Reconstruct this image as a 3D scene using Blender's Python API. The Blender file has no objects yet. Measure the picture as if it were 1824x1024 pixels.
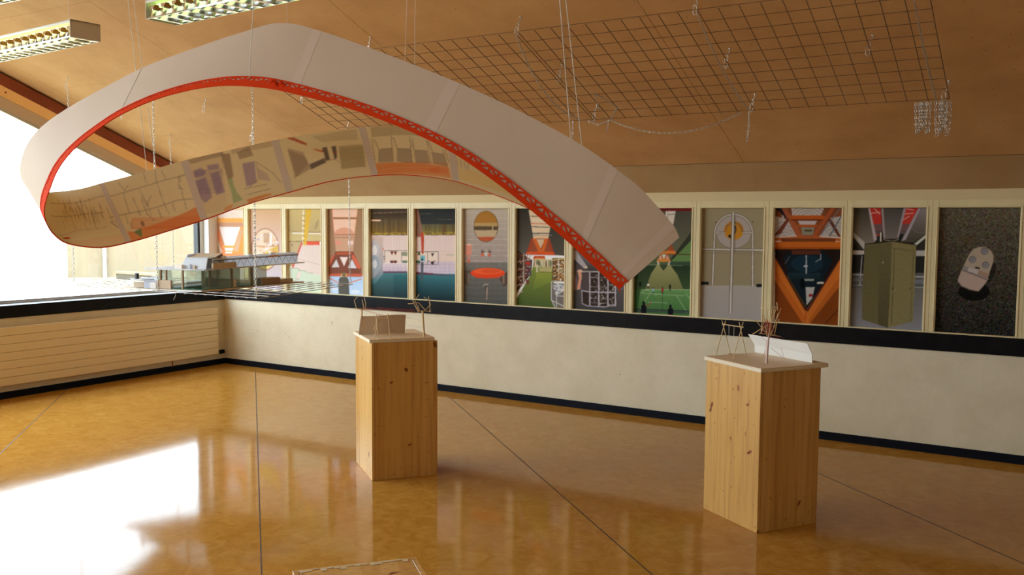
import bpy, bmesh, math, random
import numpy as np
from mathutils import Vector, Matrix
PI = math.pi
random.seed(7)
rng = np.random.RandomState(5)
scene = bpy.context.scene
C = scene.collection

# ---------------------------------------------------------------- camera, world, lights, exposure
FOC, YAW, PITCH, ROLL, CX, CY, EYE = 1612.11, .552172, -.0720435, .006912, 8.27689, -7.11199, 1.65
_f = Vector((-math.sin(YAW)*math.cos(PITCH), math.cos(YAW)*math.cos(PITCH), math.sin(PITCH)))
_r0 = Vector((math.cos(YAW), math.sin(YAW), 0)); _u0 = _r0.cross(_f)
_r = _r0*math.cos(ROLL)+_u0*math.sin(ROLL); _u = _u0*math.cos(ROLL)-_r0*math.sin(ROLL)
CAM = Vector((CX, CY, EYE))
cd = bpy.data.cameras.new('camera'); cam = bpy.data.objects.new('camera', cd); C.objects.link(cam)
cam.matrix_world = Matrix(((_r.x, _u.x, -_f.x, CX), (_r.y, _u.y, -_f.y, CY), (_r.z, _u.z, -_f.z, EYE), (0, 0, 0, 1)))
cd.sensor_fit = 'HORIZONTAL'; cd.sensor_width = 36; cd.lens = FOC*36/1824; cd.clip_start = .05; cd.clip_end = 300
scene.camera = cam
w = bpy.data.worlds.new('sky'); scene.world = w; w.use_nodes = True
bg = w.node_tree.nodes['Background']; bg.inputs['Color'].default_value = (.71, .86, 1, 1); bg.inputs['Strength'].default_value = 7.5
scene.view_settings.view_transform = 'Standard'; scene.view_settings.look = 'None'
scene.view_settings.gamma = 1; scene.view_settings.use_curve_mapping = False
scene.view_settings.exposure = 0.54
YF = -9.0
def portal(name, loc, rot, sx, sy):                     # sampling portal in the window opening, gives off no light itself
    l = bpy.data.lights.new(name, 'AREA'); l.shape = 'RECTANGLE'; l.size = sx; l.size_y = sy; l.cycles.is_portal = True
    o = bpy.data.objects.new(name, l); o.location = loc; o.rotation_euler = rot; C.objects.link(o)
portal('window_portal', (-.32, -4.45, 2.7), (0, -PI/2, 0), 3.9, 8.6)
portal('window_portal', (6.0, YF-.06, 3.02), (PI/2, 0, 0), 7.0, .3)  # portal of the added fill window behind the camera

# ---------------------------------------------------------------- helpers
def hit(px, py, n, c):                                  # where the line of sight of a photo pixel meets a plane of the room
    d = _r*((px-912)/FOC) - _u*((py-512)/FOC) + _f; n = Vector(n)
    return CAM + d*((c-n.dot(CAM))/n.dot(d))
def atd(px, py, dist): return CAM + (_r*((px-912)/FOC) - _u*((py-512)/FOC) + _f)*dist
def depth(P): return (Vector(P)-CAM).dot(_f)
SL = .389
def cz(y, off=0): return 2.07-SL*y-off                  # underside of the sloping ceiling
def lin(c):
    c = [x/255 for x in c]; return tuple(x/12.92 if x <= .04045 else ((x+.055)/1.055)**2.4 for x in c)

def link(name, me, m=None, parent=None, loc=None):
    o = bpy.data.objects.new(name, me); C.objects.link(o)
    if m is not None and me is not None: me.materials.append(m)
    if parent is not None: o.parent = parent
    if loc is not None: o.location = loc
    return o
def tag(o, label=None, cat=None, group=None, kind=None):
    for k, v in (('label', label), ('category', cat), ('group', group), ('kind', kind)):
        if v: o[k] = v
    return o
class MB:
    def __init__(s): s.v = []; s.f = []; s.sm = []
    def add(s, vs, fs, smooth=False):
        b = len(s.v); s.v += [tuple(v) for v in vs]; s.f += [tuple(b+i for i in f) for f in fs]; s.sm += [smooth]*len(fs); return s
    def box(s, a, b):
        x0, y0, z0 = a; x1, y1, z1 = b
        return s.hexa([(x0, y0, z0), (x1, y0, z0), (x1, y1, z0), (x0, y1, z0), (x0, y0, z1), (x1, y0, z1), (x1, y1, z1), (x0, y1, z1)])
    def hexa(s, v): return s.add(v, [(3, 2, 1, 0), (4, 5, 6, 7), (0, 1, 5, 4), (1, 2, 6, 5), (2, 3, 7, 6), (3, 0, 4, 7)])
    def prism(s, pts, d):                               # planar polygon pushed along the vector d
        d = Vector(d); n = len(pts); P = [Vector(q) for q in pts]
        return s.add(P+[q+d for q in P], [tuple(range(n-1, -1, -1)), tuple(range(n, 2*n))]+[(i, (i+1) % n, n+(i+1) % n, n+i) for i in range(n)])
    def tube(s, pts, r, seg=8, closed=False, r2=None):
        P = [Vector(q) for q in pts]; n = len(P); b = []; up = None
        for i, q in enumerate(P):
            a = P[(i-1) % n] if (closed or i) else q; c = P[(i+1) % n] if (closed or i < n-1) else q
            t = (c-a); t = t.normalized() if t.length > 1e-9 else Vector((0, 0, 1))
            if up is None: up = Vector((0, 0, 1)) if abs(t.z) < .9 else Vector((1, 0, 0))
            sd = t.cross(up)
            if sd.length < 1e-4: sd = t.cross(Vector((.3, 1, .2)))
            sd.normalize(); up = sd.cross(t).normalized()
            rr = r if r2 is None else r+(r2-r)*i/max(1, n-1)
            b += [q+(sd*math.cos(2*PI*k/seg)+up*math.sin(2*PI*k/seg))*rr for k in range(seg)]
        f = [(i*seg+k, i*seg+(k+1) % seg, ((i+1) % n)*seg+(k+1) % seg, ((i+1) % n)*seg+k) for i in range(n if closed else n-1) for k in range(seg)]
        s.add(b, f, True)
        if not closed: s.add(b[:seg], [tuple(range(seg-1, -1, -1))]); s.add(b[-seg:], [tuple(range(seg))])
        return s
    def mesh(s, name='m'):
        me = bpy.data.meshes.new(name); me.from_pydata(s.v, [], s.f); me.polygons.foreach_set('use_smooth', s.sm)
        bm = bmesh.new(); bm.from_mesh(me); bmesh.ops.recalc_face_normals(bm, faces=bm.faces); bm.to_mesh(me); bm.free(); return me
    def build(s, name, m, parent=None, loc=None):
        o = link(name, s.mesh(name), m, parent); 
        if loc is not None: o.location = loc
        return o
def bevel(o, wd=.003, seg=2):
    b = o.modifiers.new('bevel', 'BEVEL'); b.width = wd; b.segments = seg; b.limit_method = 'ANGLE'; return o
def empty(name, loc=(0, 0, 0), rz=0):
    o = bpy.data.objects.new(name, None); o.location = loc; o.rotation_euler = (0, 0, rz); o.empty_display_size = .1; C.objects.link(o); return o
def child(o, parent):                                    # parent without moving a mesh written in world coordinates
    o.parent = parent; o.location = -Vector(parent.location); return o
def copy_tree(o, parent=None):
    c = o.copy(); C.objects.link(c)
    if parent is not None: c.parent = parent
    for ch in [x for x in bpy.data.objects if x.parent == o]: copy_tree(ch, c)
    return c

# ---------------------------------------------------------------- materials
def mat(name, col, rough=.6, metal=0, **kw):
    m = bpy.data.materials.new(name); m.use_nodes = True; b = m.node_tree.nodes['Principled BSDF']
    b.inputs['Base Color'].default_value = (*col, 1); b.inputs['Roughness'].default_value = rough; b.inputs['Metallic'].default_value = metal
    for k, v in kw.items(): b.inputs[k.replace('_', ' ')].default_value = v
    return m
def N(m, t, **kw):
    n = m.node_tree.nodes.new(t)
    for k, v in kw.items():
        if k in n.inputs: n.inputs[k].default_value = v
        elif hasattr(n, k): setattr(n, k, v)
    return n
def L(m, a, b): m.node_tree.links.new(a, b)
def ramp(m, fac, stops):
    r = m.node_tree.nodes.new('ShaderNodeValToRGB'); e = r.color_ramp.elements
    while len(e) < len(stops): e.new(.5)
    for x, (p_, c_) in zip(e, stops): x.position = p_; x.color = (*c_, 1)
    L(m, fac, r.inputs[0]); return r
def coords(m, scale=(1, 1, 1), kind='Object', rot=(0, 0, 0)):
    t = m.node_tree.nodes.new('ShaderNodeTexCoord'); mp = m.node_tree.nodes.new('ShaderNodeMapping')
    mp.inputs['Scale'].default_value = scale; mp.inputs['Rotation'].default_value = rot; L(m, t.outputs[kind], mp.inputs[0]); return mp.outputs[0]
def speckle(m, base, dark, light, scale, detail=6, lo=.35, hi=.65, bump=0, bscale=None, kind='Object', stretch=(1, 1, 1)):
    b = m.node_tree.nodes['Principled BSDF']; co = coords(m, stretch, kind)
    n = N(m, 'ShaderNodeTexNoise', Scale=scale, Detail=detail, Roughness=.65); L(m, co, n.inputs['Vector'])
    r = ramp(m, n.outputs['Fac'], [(lo, dark), (.5, base), (hi, light)]); L(m, r.outputs[0], b.inputs['Base Color'])
    if bump:
        n2 = N(m, 'ShaderNodeTexNoise', Scale=bscale or scale*2, Detail=4); L(m, co, n2.inputs['Vector'])
        bp = N(m, 'ShaderNodeBump', Strength=bump, Distance=.01); L(m, n2.outputs['Fac'], bp.inputs['Height']); L(m, bp.outputs[0], b.inputs['Normal'])
    return m
M = {}
def mul(c, k): return tuple(x*k for x in c)
# floor: ochre marbled linoleum under a polished coat
m = M['floor'] = mat('ochre_linoleum', (.4, .22, .06), .22); b = m.node_tree.nodes['Principled BSDF']
co = coords(m, (1, 1, 1)); n1 = N(m, 'ShaderNodeTexNoise', Scale=9, Detail=8, Roughness=.7, Distortion=1.2); L(m, co, n1.inputs['Vector'])
r1 = ramp(m, n1.outputs['Fac'], [(.25, (.40, .165, .018)), (.5, (.50, .235, .036)), (.75, (.60, .32, .07))])
n2 = N(m, 'ShaderNodeTexNoise', Scale=70, Detail=5, Roughness=.8, Distortion=2.0); L(m, coords(m, (1, .35, 1), 'Object', (0, 0, .6)), n2.inputs['Vector'])
r2 = ramp(m, n2.outputs['Fac'], [(.62, (0, 0, 0)), (.72, (1, 1, 1))])
mx = N(m, 'ShaderNodeMixRGB'); L(m, r2.outputs[0], mx.inputs[0]); L(m, r1.outputs[0], mx.inputs[1]); mx.inputs[2].default_value = (.68, .44, .15, 1)
L(m, mx.outputs[0], b.inputs['Base Color'])
n3 = N(m, 'ShaderNodeTexNoise', Scale=1.3, Detail=3); L(m, co, n3.inputs['Vector'])
mr = N(m, 'ShaderNodeMapRange'); mr.inputs[3].default_value = .055; mr.inputs[4].default_value = .11; L(m, n3.outputs['Fac'], mr.inputs[0]); L(m, mr.outputs[0], b.inputs['Roughness'])
n4 = N(m, 'ShaderNodeTexNoise', Scale=5, Detail=4, Roughness=.6); L(m, coords(m, (1, 1, 1)), n4.inputs['Vector'])
bp = N(m, 'ShaderNodeBump', Strength=.02, Distance=.01); L(m, n4.outputs['Fac'], bp.inputs['Height']); L(m, bp.outputs[0], b.inputs['Normal'])
b.inputs['IOR'].default_value = 1.26
M['seam'] = mat('floor_seam', (.06, .03, .012), .5)
M['wall'] = speckle(mat('white_roughcast', (.8, .8, .8), .8), (.76, .66, .47), (.72, .62, .43), (.80, .70, .51), 3, bump=.35, bscale=55)
M['ceil'] = speckle(mat('ceiling_board', (.6, .4, .2), .75), (.66, .385, .17), (.60, .34, .145), (.71, .43, .20), 2.2, 9, bump=.08, bscale=160)
b = M['ceil'].node_tree.nodes['Principled BSDF']       # small dark flecks of the chipboard
nf = N(M['ceil'], 'ShaderNodeTexVoronoi', Scale=13); L(M['ceil'], coords(M['ceil']), nf.inputs['Vector'])
rf = ramp(M['ceil'], nf.outputs['Distance'], [(.035, (.30, .17, .08)), (.06, (1, 1, 1))])
mm = N(M['ceil'], 'ShaderNodeMixRGB', blend_type='MULTIPLY'); mm.inputs[0].default_value = 1
L(M['ceil'], b.inputs['Base Color'].links[0].from_socket, mm.inputs[1]); L(M['ceil'], rf.outputs[0], mm.inputs[2]); L(M['ceil'], mm.outputs[0], b.inputs['Base Color'])
M['lath'] = mat('joint_backing', (.26, .15, .07), .9)
M['fascia'] = speckle(mat('ceiling_skirt', (.4, .3, .2), .8), (.40, .235, .10), (.37, .21, .085), (.43, .26, .115), 2, bump=.1, bscale=80)
M['upper'] = mat('cream_plaster_strip', (.72, .57, .32), .8)
M['frame'] = speckle(mat('cream_gloss_paint', (.7, .6, .4), .4), (.76, .63, .35), (.73, .60, .33), (.79, .66, .38), 6)
M['black'] = speckle(mat('black_paint', (.01, .01, .012), .3, IOR=1.22), (.007, .007, .009), (.005, .005, .006), (.010, .010, .011), 12)
M['blackmat'] = mat('black_rubber', (.006, .007, .012), .6, IOR=1.2)
M['rad'] = mat('radiator_cream', (.82, .68, .44), .45)
M['beam'] = speckle(mat('red_brown_beam', (.3, .07, .03), .45), (.30, .062, .028), (.25, .05, .022), (.34, .08, .035), 5)
M['orange_strip'] = mat('orange_strip', (1, .58, .20), .6)
M['greypanel'] = mat('grey_beige_panel', (.70, .58, .46), .55)
M['alu'] = mat('anodised_frame', (.55, .55, .56), .35, .6)
M['white'] = mat('white_paint', (.8, .8, .78), .4)
M['dark'] = mat('dark_gasket', (.03, .03, .035), .5)
M['steel'] = mat('zinc_steel', (.62, .58, .52), .3, 1)
M['wire'] = mat('mesh_wire', (.20, .13, .08), .5, .6)
M['wire2'] = mat('galvanised_wire', (.48, .47, .46), .35, .8)
M['string'] = mat('white_string', (.85, .82, .75), .8)
M['mirror'] = mat('polished_louvre', (.75, .75, .72), .12, 1)
M['lampbody'] = mat('lamp_housing_grey', (.62, .56, .47), .5)
M['paper'] = speckle(mat('white_paper', (.8, .8, .8), .7), (.70, .565, .455), (.69, .555, .445), (.71, .575, .465), 4)
M['paper'].node_tree.nodes['Principled BSDF'].inputs['Transmission Weight'].default_value = 0
M['red'] = mat('red_card', (.78, .055, .008), .85, IOR=1.2)
M['tape'] = mat('pale_tape', (.74, .60, .51), .55)
M['stick'] = speckle(mat('wooden_stick', (.7, .5, .25), .6), (.72, .52, .26), (.66, .45, .2), (.78, .58, .32), 40)
M['card'] = mat('beige_card', (.64, .47, .32), .7)
M['whitecard'] = mat('white_card', (.82, .76, .68), .6)
M['redthread'] = mat('red_thread', (.55, .09, .05), .8)
M['paletrunk'] = mat('pink_taped_trunk', (.70, .48, .42), .6)
M['ply'] = speckle(mat('birch_plywood', (.7, .55, .35), .5), (.84, .67, .44), (.80, .62, .40), (.88, .72, .49), 5, stretch=(1, 8, 1))
M['plyedge'] = mat('plywood_edge', (.90, .80, .60), .5)
def wood(name, seed, warm=1.0):
    m = mat(name, (.7, .4, .15), .38); b = m.node_tree.nodes['Principled BSDF']
    co = coords(m, (1, 1, 1)); sx = N(m, 'ShaderNodeSeparateXYZ'); L(m, co, sx.inputs[0])
    ad = N(m, 'ShaderNodeMath', operation='ADD'); L(m, sx.outputs[0], ad.inputs[0]); L(m, sx.outputs[1], ad.inputs[1])
    mu = N(m, 'ShaderNodeMath', operation='MULTIPLY'); L(m, ad.outputs[0], mu.inputs[0]); mu.inputs[1].default_value = 11
    fl = N(m, 'ShaderNodeMath', operation='FLOOR'); L(m, mu.outputs[0], fl.inputs[0])
    wn = N(m, 'ShaderNodeTexWhiteNoise', noise_dimensions='1D'); L(m, fl.outputs[0], wn.inputs['W'])
    lay = ramp(m, wn.outputs['Value'], [(0, (.64*warm, .345*warm, .09)), (.5, (.70*warm, .40*warm, .115)), (1, (.76*warm, .46*warm, .15))])
    g = N(m, 'ShaderNodeTexNoise', Scale=1, Detail=6, Roughness=.6, Distortion=.4); L(m, coords(m, (38, 38, 1.6)), g.inputs['Vector'])
    gr = ramp(m, g.outputs['Fac'], [(.3, (.74, .62, .5)), (.5, (.95, .93, .9)), (.72, (1.06, 1.06, 1.06))])
    m1 = N(m, 'ShaderNodeMixRGB', blend_type='MULTIPLY'); m1.inputs[0].default_value = .85; L(m, lay.outputs[0], m1.inputs[1]); L(m, gr.outputs[0], m1.inputs[2])
    v = N(m, 'ShaderNodeTexVoronoi', Scale=1, Randomness=1); mp = coords(m, (8.5, 8.5, 7.2)); va = N(m, 'ShaderNodeVectorMath', operation='ADD'); L(m, mp, va.inputs[0]); va.inputs[1].default_value = (seed, seed*2.3, seed*.7)
    wd = N(m, 'ShaderNodeTexNoise', Scale=9, Detail=2); L(m, co, wd.inputs['Vector']); sc = N(m, 'ShaderNodeVectorMath', operation='SCALE'); L(m, wd.outputs['Color'], sc.inputs[0]); sc.inputs['Scale'].default_value = .9
    vb = N(m, 'ShaderNodeVectorMath', operation='ADD'); L(m, va.outputs[0], vb.inputs[0]); L(m, sc.outputs[0], vb.inputs[1]); L(m, vb.outputs[0], v.inputs['Vector'])
    kn = ramp(m, v.outputs['Distance'], [(.045, (.17, .045, .012)), (.085, (.45, .19, .06)), (.15, (1, 1, 1))])
    v2 = N(m, 'ShaderNodeTexVoronoi', Scale=2.3, Randomness=1); L(m, vb.outputs[0], v2.inputs['Vector']); k2 = ramp(m, v2.outputs['Distance'], [(.05, (.40, .17, .07)), (.12, (1, 1, 1))])
    m0 = N(m, 'ShaderNodeMixRGB', blend_type='MULTIPLY'); m0.inputs[0].default_value = .7; L(m, m1.outputs[0], m0.inputs[1]); L(m, k2.outputs[0], m0.inputs[2])
    m2 = N(m, 'ShaderNodeMixRGB', blend_type='MULTIPLY'); m2.inputs[0].default_value = .95; L(m, m0.outputs[0], m2.inputs[1]); L(m, kn.outputs[0], m2.inputs[2])
    L(m, m2.outputs[0], b.inputs['Base Color']); return m
M['pine'] = wood('pine_board', 3.1); M['pine2'] = wood('pine_board_warm', 8.4)
m = M['print'] = mat('printed_sheet', (1, 1, 1), .6, IOR=1.12); at = N(m, 'ShaderNodeVertexColor', layer_name='ink'); L(m, at.outputs[0], m.node_tree.nodes['Principled BSDF'].inputs['Base Color'])
m = M['drawing'] = mat('crayon_drawing', (1, 1, 1), .75); at = N(m, 'ShaderNodeVertexColor', layer_name='ink'); L(m, at.outputs[0], m.node_tree.nodes['Principled BSDF'].inputs['Base Color'])
def pane_mat(name, tint, gl=.06):
    m = bpy.data.materials.new(name); m.use_nodes = True; nt = m.node_tree; nt.nodes.clear()
    o = nt.nodes.new('ShaderNodeOutputMaterial'); t = nt.nodes.new('ShaderNodeBsdfTransparent'); g = nt.nodes.new('ShaderNodeBsdfGlossy'); x = nt.nodes.new('ShaderNodeMixShader')
    t.inputs[0].default_value = (*tint, 1); g.inputs['Roughness'].default_value = .03; x.inputs[0].default_value = gl
    L(m, t.outputs[0], x.inputs[1]); L(m, g.outputs[0], x.inputs[2]); L(m, x.outputs[0], o.inputs[0]); return m
M['glass'] = pane_mat('window_glass', (.97, .98, .97))
M['acryl'] = pane_mat('tinted_acrylic', (.62, .64, .56), .12)
def emit(name, col, s):
    m = mat(name, col, .4); b = m.node_tree.nodes['Principled BSDF']; b.inputs['Emission Color'].default_value = (*col, 1); b.inputs['Emission Strength'].default_value = s; return m
M['tube'] = emit('lit_tube', (1, .78, .25), 3.0); M['tube2'] = emit('greenish_tube', (.62, 1, .30), 1.6)
M['gravel'] = speckle(mat('pale_gravel', (.6, .55, .4), .9), (.40, .33, .17), (.11, .09, .045), (.62, .58, .42), 3, 8, .38, .6)
M['clad'] = mat('cream_cladding', (.235, .180, .118), .8, IOR=1.1)
M['bench'] = mat('brown_timber', (.07, .045, .022), .7)
def translucent(name, col, k):
    m = mat(name, col, .55); nt = m.node_tree; b = nt.nodes['Principled BSDF']; o = nt.nodes['Material Output']
    t = nt.nodes.new('ShaderNodeBsdfTranslucent'); t.inputs[0].default_value = (*col, 1); x = nt.nodes.new('ShaderNodeMixShader'); x.inputs[0].default_value = k
    L(m, b.outputs[0], x.inputs[1]); L(m, t.outputs[0], x.inputs[2]); L(m, x.outputs[0], o.inputs[0]); return m
# ================================================================ the room
FX = (-.25, 13.0); YB = -9.0
fl = tag(MB().box((-.25, YB, -.15), (FX[1], .25, 0)).build('floor', M['floor']), kind='structure')
# welded seams of the linoleum strips, running diagonally, two metres apart
A0 = math.radians(-42.0); dv = Vector((math.cos(A0), math.sin(A0), 0)); nv = Vector((-dv.y, dv.x, 0))
base = [Vector((5.131, -4.216, 0)), Vector((6.671, -3.229, 0)), Vector((8.151, -2.113, 0)), Vector((1.928, -3.662, 0))]
seams = [(.695, -.182, 5.131, -4.216), (3.241, -.129, 6.671, -3.229), (-.04, -1.9, 1.928, -3.662), (5.96, -.15, 8.151, -2.113)]
for (x0, y0, x1, y1) in seams:
    a = Vector((x0, y0, .0006)); b_ = Vector((x1, y1, .0006)); d = (b_-a).normalized(); e = b_+d*(2.2 if y1 > -4 else 4.0); s_ = Vector((-d.y, d.x, 0))*.0035
    if e.y < YB: e = b_
    o = MB().hexa([a-s_-Vector((0, 0, .002)), e-s_-Vector((0, 0, .002)), e+s_-Vector((0, 0, .002)), a+s_-Vector((0, 0, .002)), a-s_, e-s_, e+s_, a+s_]).build('floor_seam', M['seam'], fl)
# back wall: low rough plaster wall, then the run of frames with photographs
wb = tag(MB().box((-.25, 0, 0), (FX[1], .25, .87)).build('wall_back', M['wall']), kind='structure')
MB().box((-.25, .034, .87), (FX[1], .25, 1.83)).build('backing_board', M['frame'], wb)
MB().box((-.25, 0, 1.832), (FX[1], .25, 1.96)).build('plaster_strip', M['upper'], wb)
tag(bevel(MB().box((.016, -.016, .750), (FX[1], .03, .872)).build('trim_1', M['black'])), kind='structure')
tag(MB().box((.012, -.012, 0), (FX[1], .0, .062)).build('baseboard_back', M['blackmat']), kind='structure')
# left wall under the window
wl = tag(MB().box((-.25, YB, 0), (0, 0, .845)).build('wall_left', M['wall']), kind='structure')
tag(bevel(MB().box((-.25, YB, .740), (.016, 0, .856)).build('trim_2', M['black'])), kind='structure')
tag(MB().box((0, YB, 0), (.012, 0, .062)).build('baseboard_left', M['blackmat']), kind='structure')
def slope_box(mb, y0, y1, o0, o1, x0, x1):              # bar parallel to the ceiling, from offset o0 down to offset o1
    return mb.hexa([(x0, y0, cz(y0, o1)), (x1, y0, cz(y0, o1)), (x1, y1, cz(y1, o1)), (x0, y1, cz(y1, o1)), (x0, y0, cz(y0, o0)), (x1, y0, cz(y0, o0)), (x1, y1, cz(y1, o0)), (x0, y1, cz(y1, o0))])
slope_box(MB(), YB, 0, -.02, .13, -.40, -.252).build('gable_wall', M['greypanel'], wl)
for (o0, o1, x0, x1, nm, mt) in ((.018, .128, -.30, -.16, 'beam', 'beam'), (.205, .315, -.30, -.215, 'grey_panel', 'greypanel')):
    slope_box(MB(), YB, -.02, o0, o1, x0, x1).build(nm, M[mt], wl)
MB().hexa([(-.30, YB, cz(YB, .212)), (-.205, YB, cz(YB, .212)), (-.205, -.02, cz(-.02, .212)), (-.30, -.02, cz(-.02, .212)), (-.30, YB, cz(YB, .128)), (-.165, YB, cz(YB, .128)), (-.165, -.02, cz(-.02, .128)), (-.30, -.02, cz(-.02, .128))]).build('orange_strip', M['orange_strip'], wl)
for y in (-.75, -1.6, -2.35, -3.2, -4.05):              # screw heads on the orange strip
    MB().tube([(-.19, y, cz(y, .165)), (-.179, y, cz(y, .168))], .008, 8).build('screw', M['beam'], wl)
# the large gable window
win = tag(slope_box(MB(), YB, -.10, .315, .345, -.30, -.225).build('window_1', M['alu']), kind='structure')
MB().box((-.30, YB, .856), (-.215, -.10, .882)).build('bottom_rail', M['alu'], win)
MB().box((-.217, YB, .8565), (-.205, -.10, .8635)).build('glazing_bead', M['white'], win)
for y in (-3.35, -6.1):
    MB().box((-.30, y-.03, .88), (-.225, y+.03, cz(y, .33))).build('mullion', M['alu'], win)
ws = [(-.13, -.19)]
MB().prism([(-.225, -.145, .88), (-.225, -.175, .88), (-.225, -.175, cz(-.175, .33)), (-.225, -.145, cz(-.145, .33))], (-.07, 0, 0)).build('stile', M['dark'], win)
MB().prism([(-.215, -.10, .88), (-.215, -.145, .88), (-.215, -.145, cz(-.145, .33)), (-.215, -.10, cz(-.10, .33))], (-.07, 0, 0)).build('corner_stile', M['white'], win)
yb = [-.175, -3.32, -3.38, -6.07, -6.13, YB+.03]
for k in range(3):
    a, b_ = yb[2*k], yb[2*k+1]
    MB().prism([(-.262, a, .88), (-.262, b_, .88), (-.262, b_, cz(b_, .335)), (-.262, a, cz(a, .335))], (-.006, 0, 0)).build('pane', M['glass'], win)
MB().box((-.25, -.10, .856), (-.13, .03, 1.832)).build('corner_post', M['white'], wl)
# other two sides of the room, behind and beside the camera
wr = tag(MB().prism([(FX[1], YB, 0), (FX[1], .25, 0), (FX[1], .25, 2.1), (FX[1], YB, cz(YB)+.1)], (.25, 0, 0)).build('wall_right', M['wall']), kind='structure')
wf = tag(MB().box((-.25, YB-.25, 0), (FX[1]+.25, YB, 2.85)).build('wall_front', M['wall']), kind='structure')
MB().box((-.25, YB-.25, 3.18), (FX[1]+.25, YB, cz(YB)+.15)).build('wall_upper', M['wall'], wf); MB().box((-.25, YB-.25, 2.85), (2.4, YB, 3.18)).build('pier', M['wall'], wf); MB().box((9.6, YB-.25, 2.85), (FX[1]+.25, YB, 3.18)).build('pier', M['wall'], wf)
w2 = tag(MB().box((2.4, YB-.16, 2.85), (9.6, YB-.1, 2.91)).build('added_fill_window', M['alu']), kind='structure')  # made-up high window, added out of view to fill the dark right side
MB().box((2.4, YB-.16, 3.12), (9.6, YB-.1, 3.18)).build('top_rail', M['alu'], w2); MB().box((2.4, YB-.13, 2.85), (9.6, YB-.125, 3.18)).build('pane', M['glass'], w2)
for x in (2.4, 4.77, 7.14, 9.54): MB().box((x, YB-.16, 2.85), (x+.06, YB-.1, 3.18)).build('mullion', M['alu'], w2)
# ceiling: boards in rows parallel to the back wall, open joints between
ce = tag(slope_box(MB(), YB, -.10, -.06, -.022, -.25, FX[1]).build('ceiling', M['lath']), kind='structure')
rows = [-.142, -1.095, -2.045, -3.0, -3.95, -4.9, -5.85, -6.8, -7.75, YB]
xs = [-.25, .1, 2.1, 4.085, 6.09, 8.1, 10.1, 12.1, FX[1]]
g = .0016
for i in range(len(rows)-1):
    for j in range(len(xs)-1):
        slope_box(MB(), rows[i+1]+g, rows[i]-g, -.022, 0, xs[j]+g, xs[j+1]-g).build('ceiling_panel', M['ceil'], ce)
MB().hexa([(-.25, -.004, 1.905), (FX[1], -.004, 1.905), (FX[1], .02, 1.905), (-.25, .02, 1.905), (-.25, -.140, 2.122), (FX[1], -.140, 2.122), (FX[1], -.10, 2.15), (-.25, -.10, 2.15)]).build('sloped_skirt', M['fascia'], ce)

# frames of the photographs: one moulded frame per bay
X0 = [-.155, .415, 1.008, 1.595, 2.178, 2.758, 3.337, 3.932, 4.524, 5.111, 5.705, 6.299, 6.885, 7.47, 8.06, 8.65]
ZT, ZB = 1.768, .884
def bay_frame(x0, x1):
    mb = MB(); a, b_ = x0-.041, x1+.041
    for (u0, u1, v0, v1) in ((a, x0, .874, 1.832), (x1, b_, .874, 1.832), (x0, x1, 1.775, 1.832), (x0, x1, .874, ZB)):
        mb.box((u0, -.004, v0), (u1, .034, v1))
    for (u0, u1, v0, v1) in ((x0-.014, x0-.007, .884, 1.78), (x1+.007, x1+.014, .884, 1.78), (x0-.014, x1+.014, 1.778, 1.786)):
        mb.box((u0, -.0085, v0), (u1, -.004, v1))
    return bevel(mb.build('picture_frame', M['frame'], wb), .0015, 1)
XE = []
for i, x in enumerate(X0):
    x1 = (X0[i+1]-.083) if i < 15 else x+.507
    XE.append(x1); bay_frame(x, x1)
for px, py, l_ in ((591, 575, .018), (515, 600, .007), (508, 594, .007), (1104, 667, .006), (459, 590, .009)):      # scuffs on the plaster
    P = hit(px, py, (0, 1, 0), -.0005); MB().hexa([(P.x-.003, -.0008, P.z-l_), (P.x+.001, -.0008, P.z-l_), (P.x+.001, 0, P.z-l_), (P.x-.003, 0, P.z-l_), (P.x, -.0008, P.z+l_), (P.x+.006, -.0008, P.z+l_), (P.x+.006, 0, P.z+l_), (P.x, 0, P.z+l_)]).build('scuff_mark', M['seam'], wb)
# radiators under the window: seven ribbed panels each
def radiator(y0, y1, label):
    t = tag(empty('radiator', (.03, (y0+y1)/2, .13)), label, 'radiator', 'panel radiators under the window')
    bk = MB().box((.012, y0+.02, .15), (.045, y1-.02, .65)).build('back_panel', M['rad']); child(bk, t)
    h = (.664-.128)/7
    for k in range(7):
        z0 = .128+k*h; child(bevel(MB().box((.045, y0, z0+.0009), (.075, y1, z0+h-.0009)).build('panel_rib', M['rad']), .004, 2), t)
    child(MB().box((.012, y0+.4, .3), (.03, y0+.45, .6)).build('bracket', M['white']), t)
    return t
rt = radiator(-4.2, -.155, 'long cream panel radiator with horizontal ribs, in the corner below the window')
v = MB().tube([(.05, -.155, .145), (.05, -.125, .145)], .011, 10).build('valve', mat('brass_valve', (.45, .25, .08), .4, .8)); child(v, rt)
k = bevel(MB().tube([(.05, -.125, .145), (.052, -.118, .146), (.056, -.075, .15), (.057, -.067, .1505)], .023, 14).build('valve_knob', M['blackmat'])); child(k, rt); k['label'] = 'black thermostat knob at the radiator end'
child(MB().tube([(.035, -.75, .062), (.035, -.75, .13)], .006, 8).build('foot', M['beam']), rt)
radiator(-8.7, -4.5, 'cream panel radiator with horizontal ribs, further along the window wall')
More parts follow.
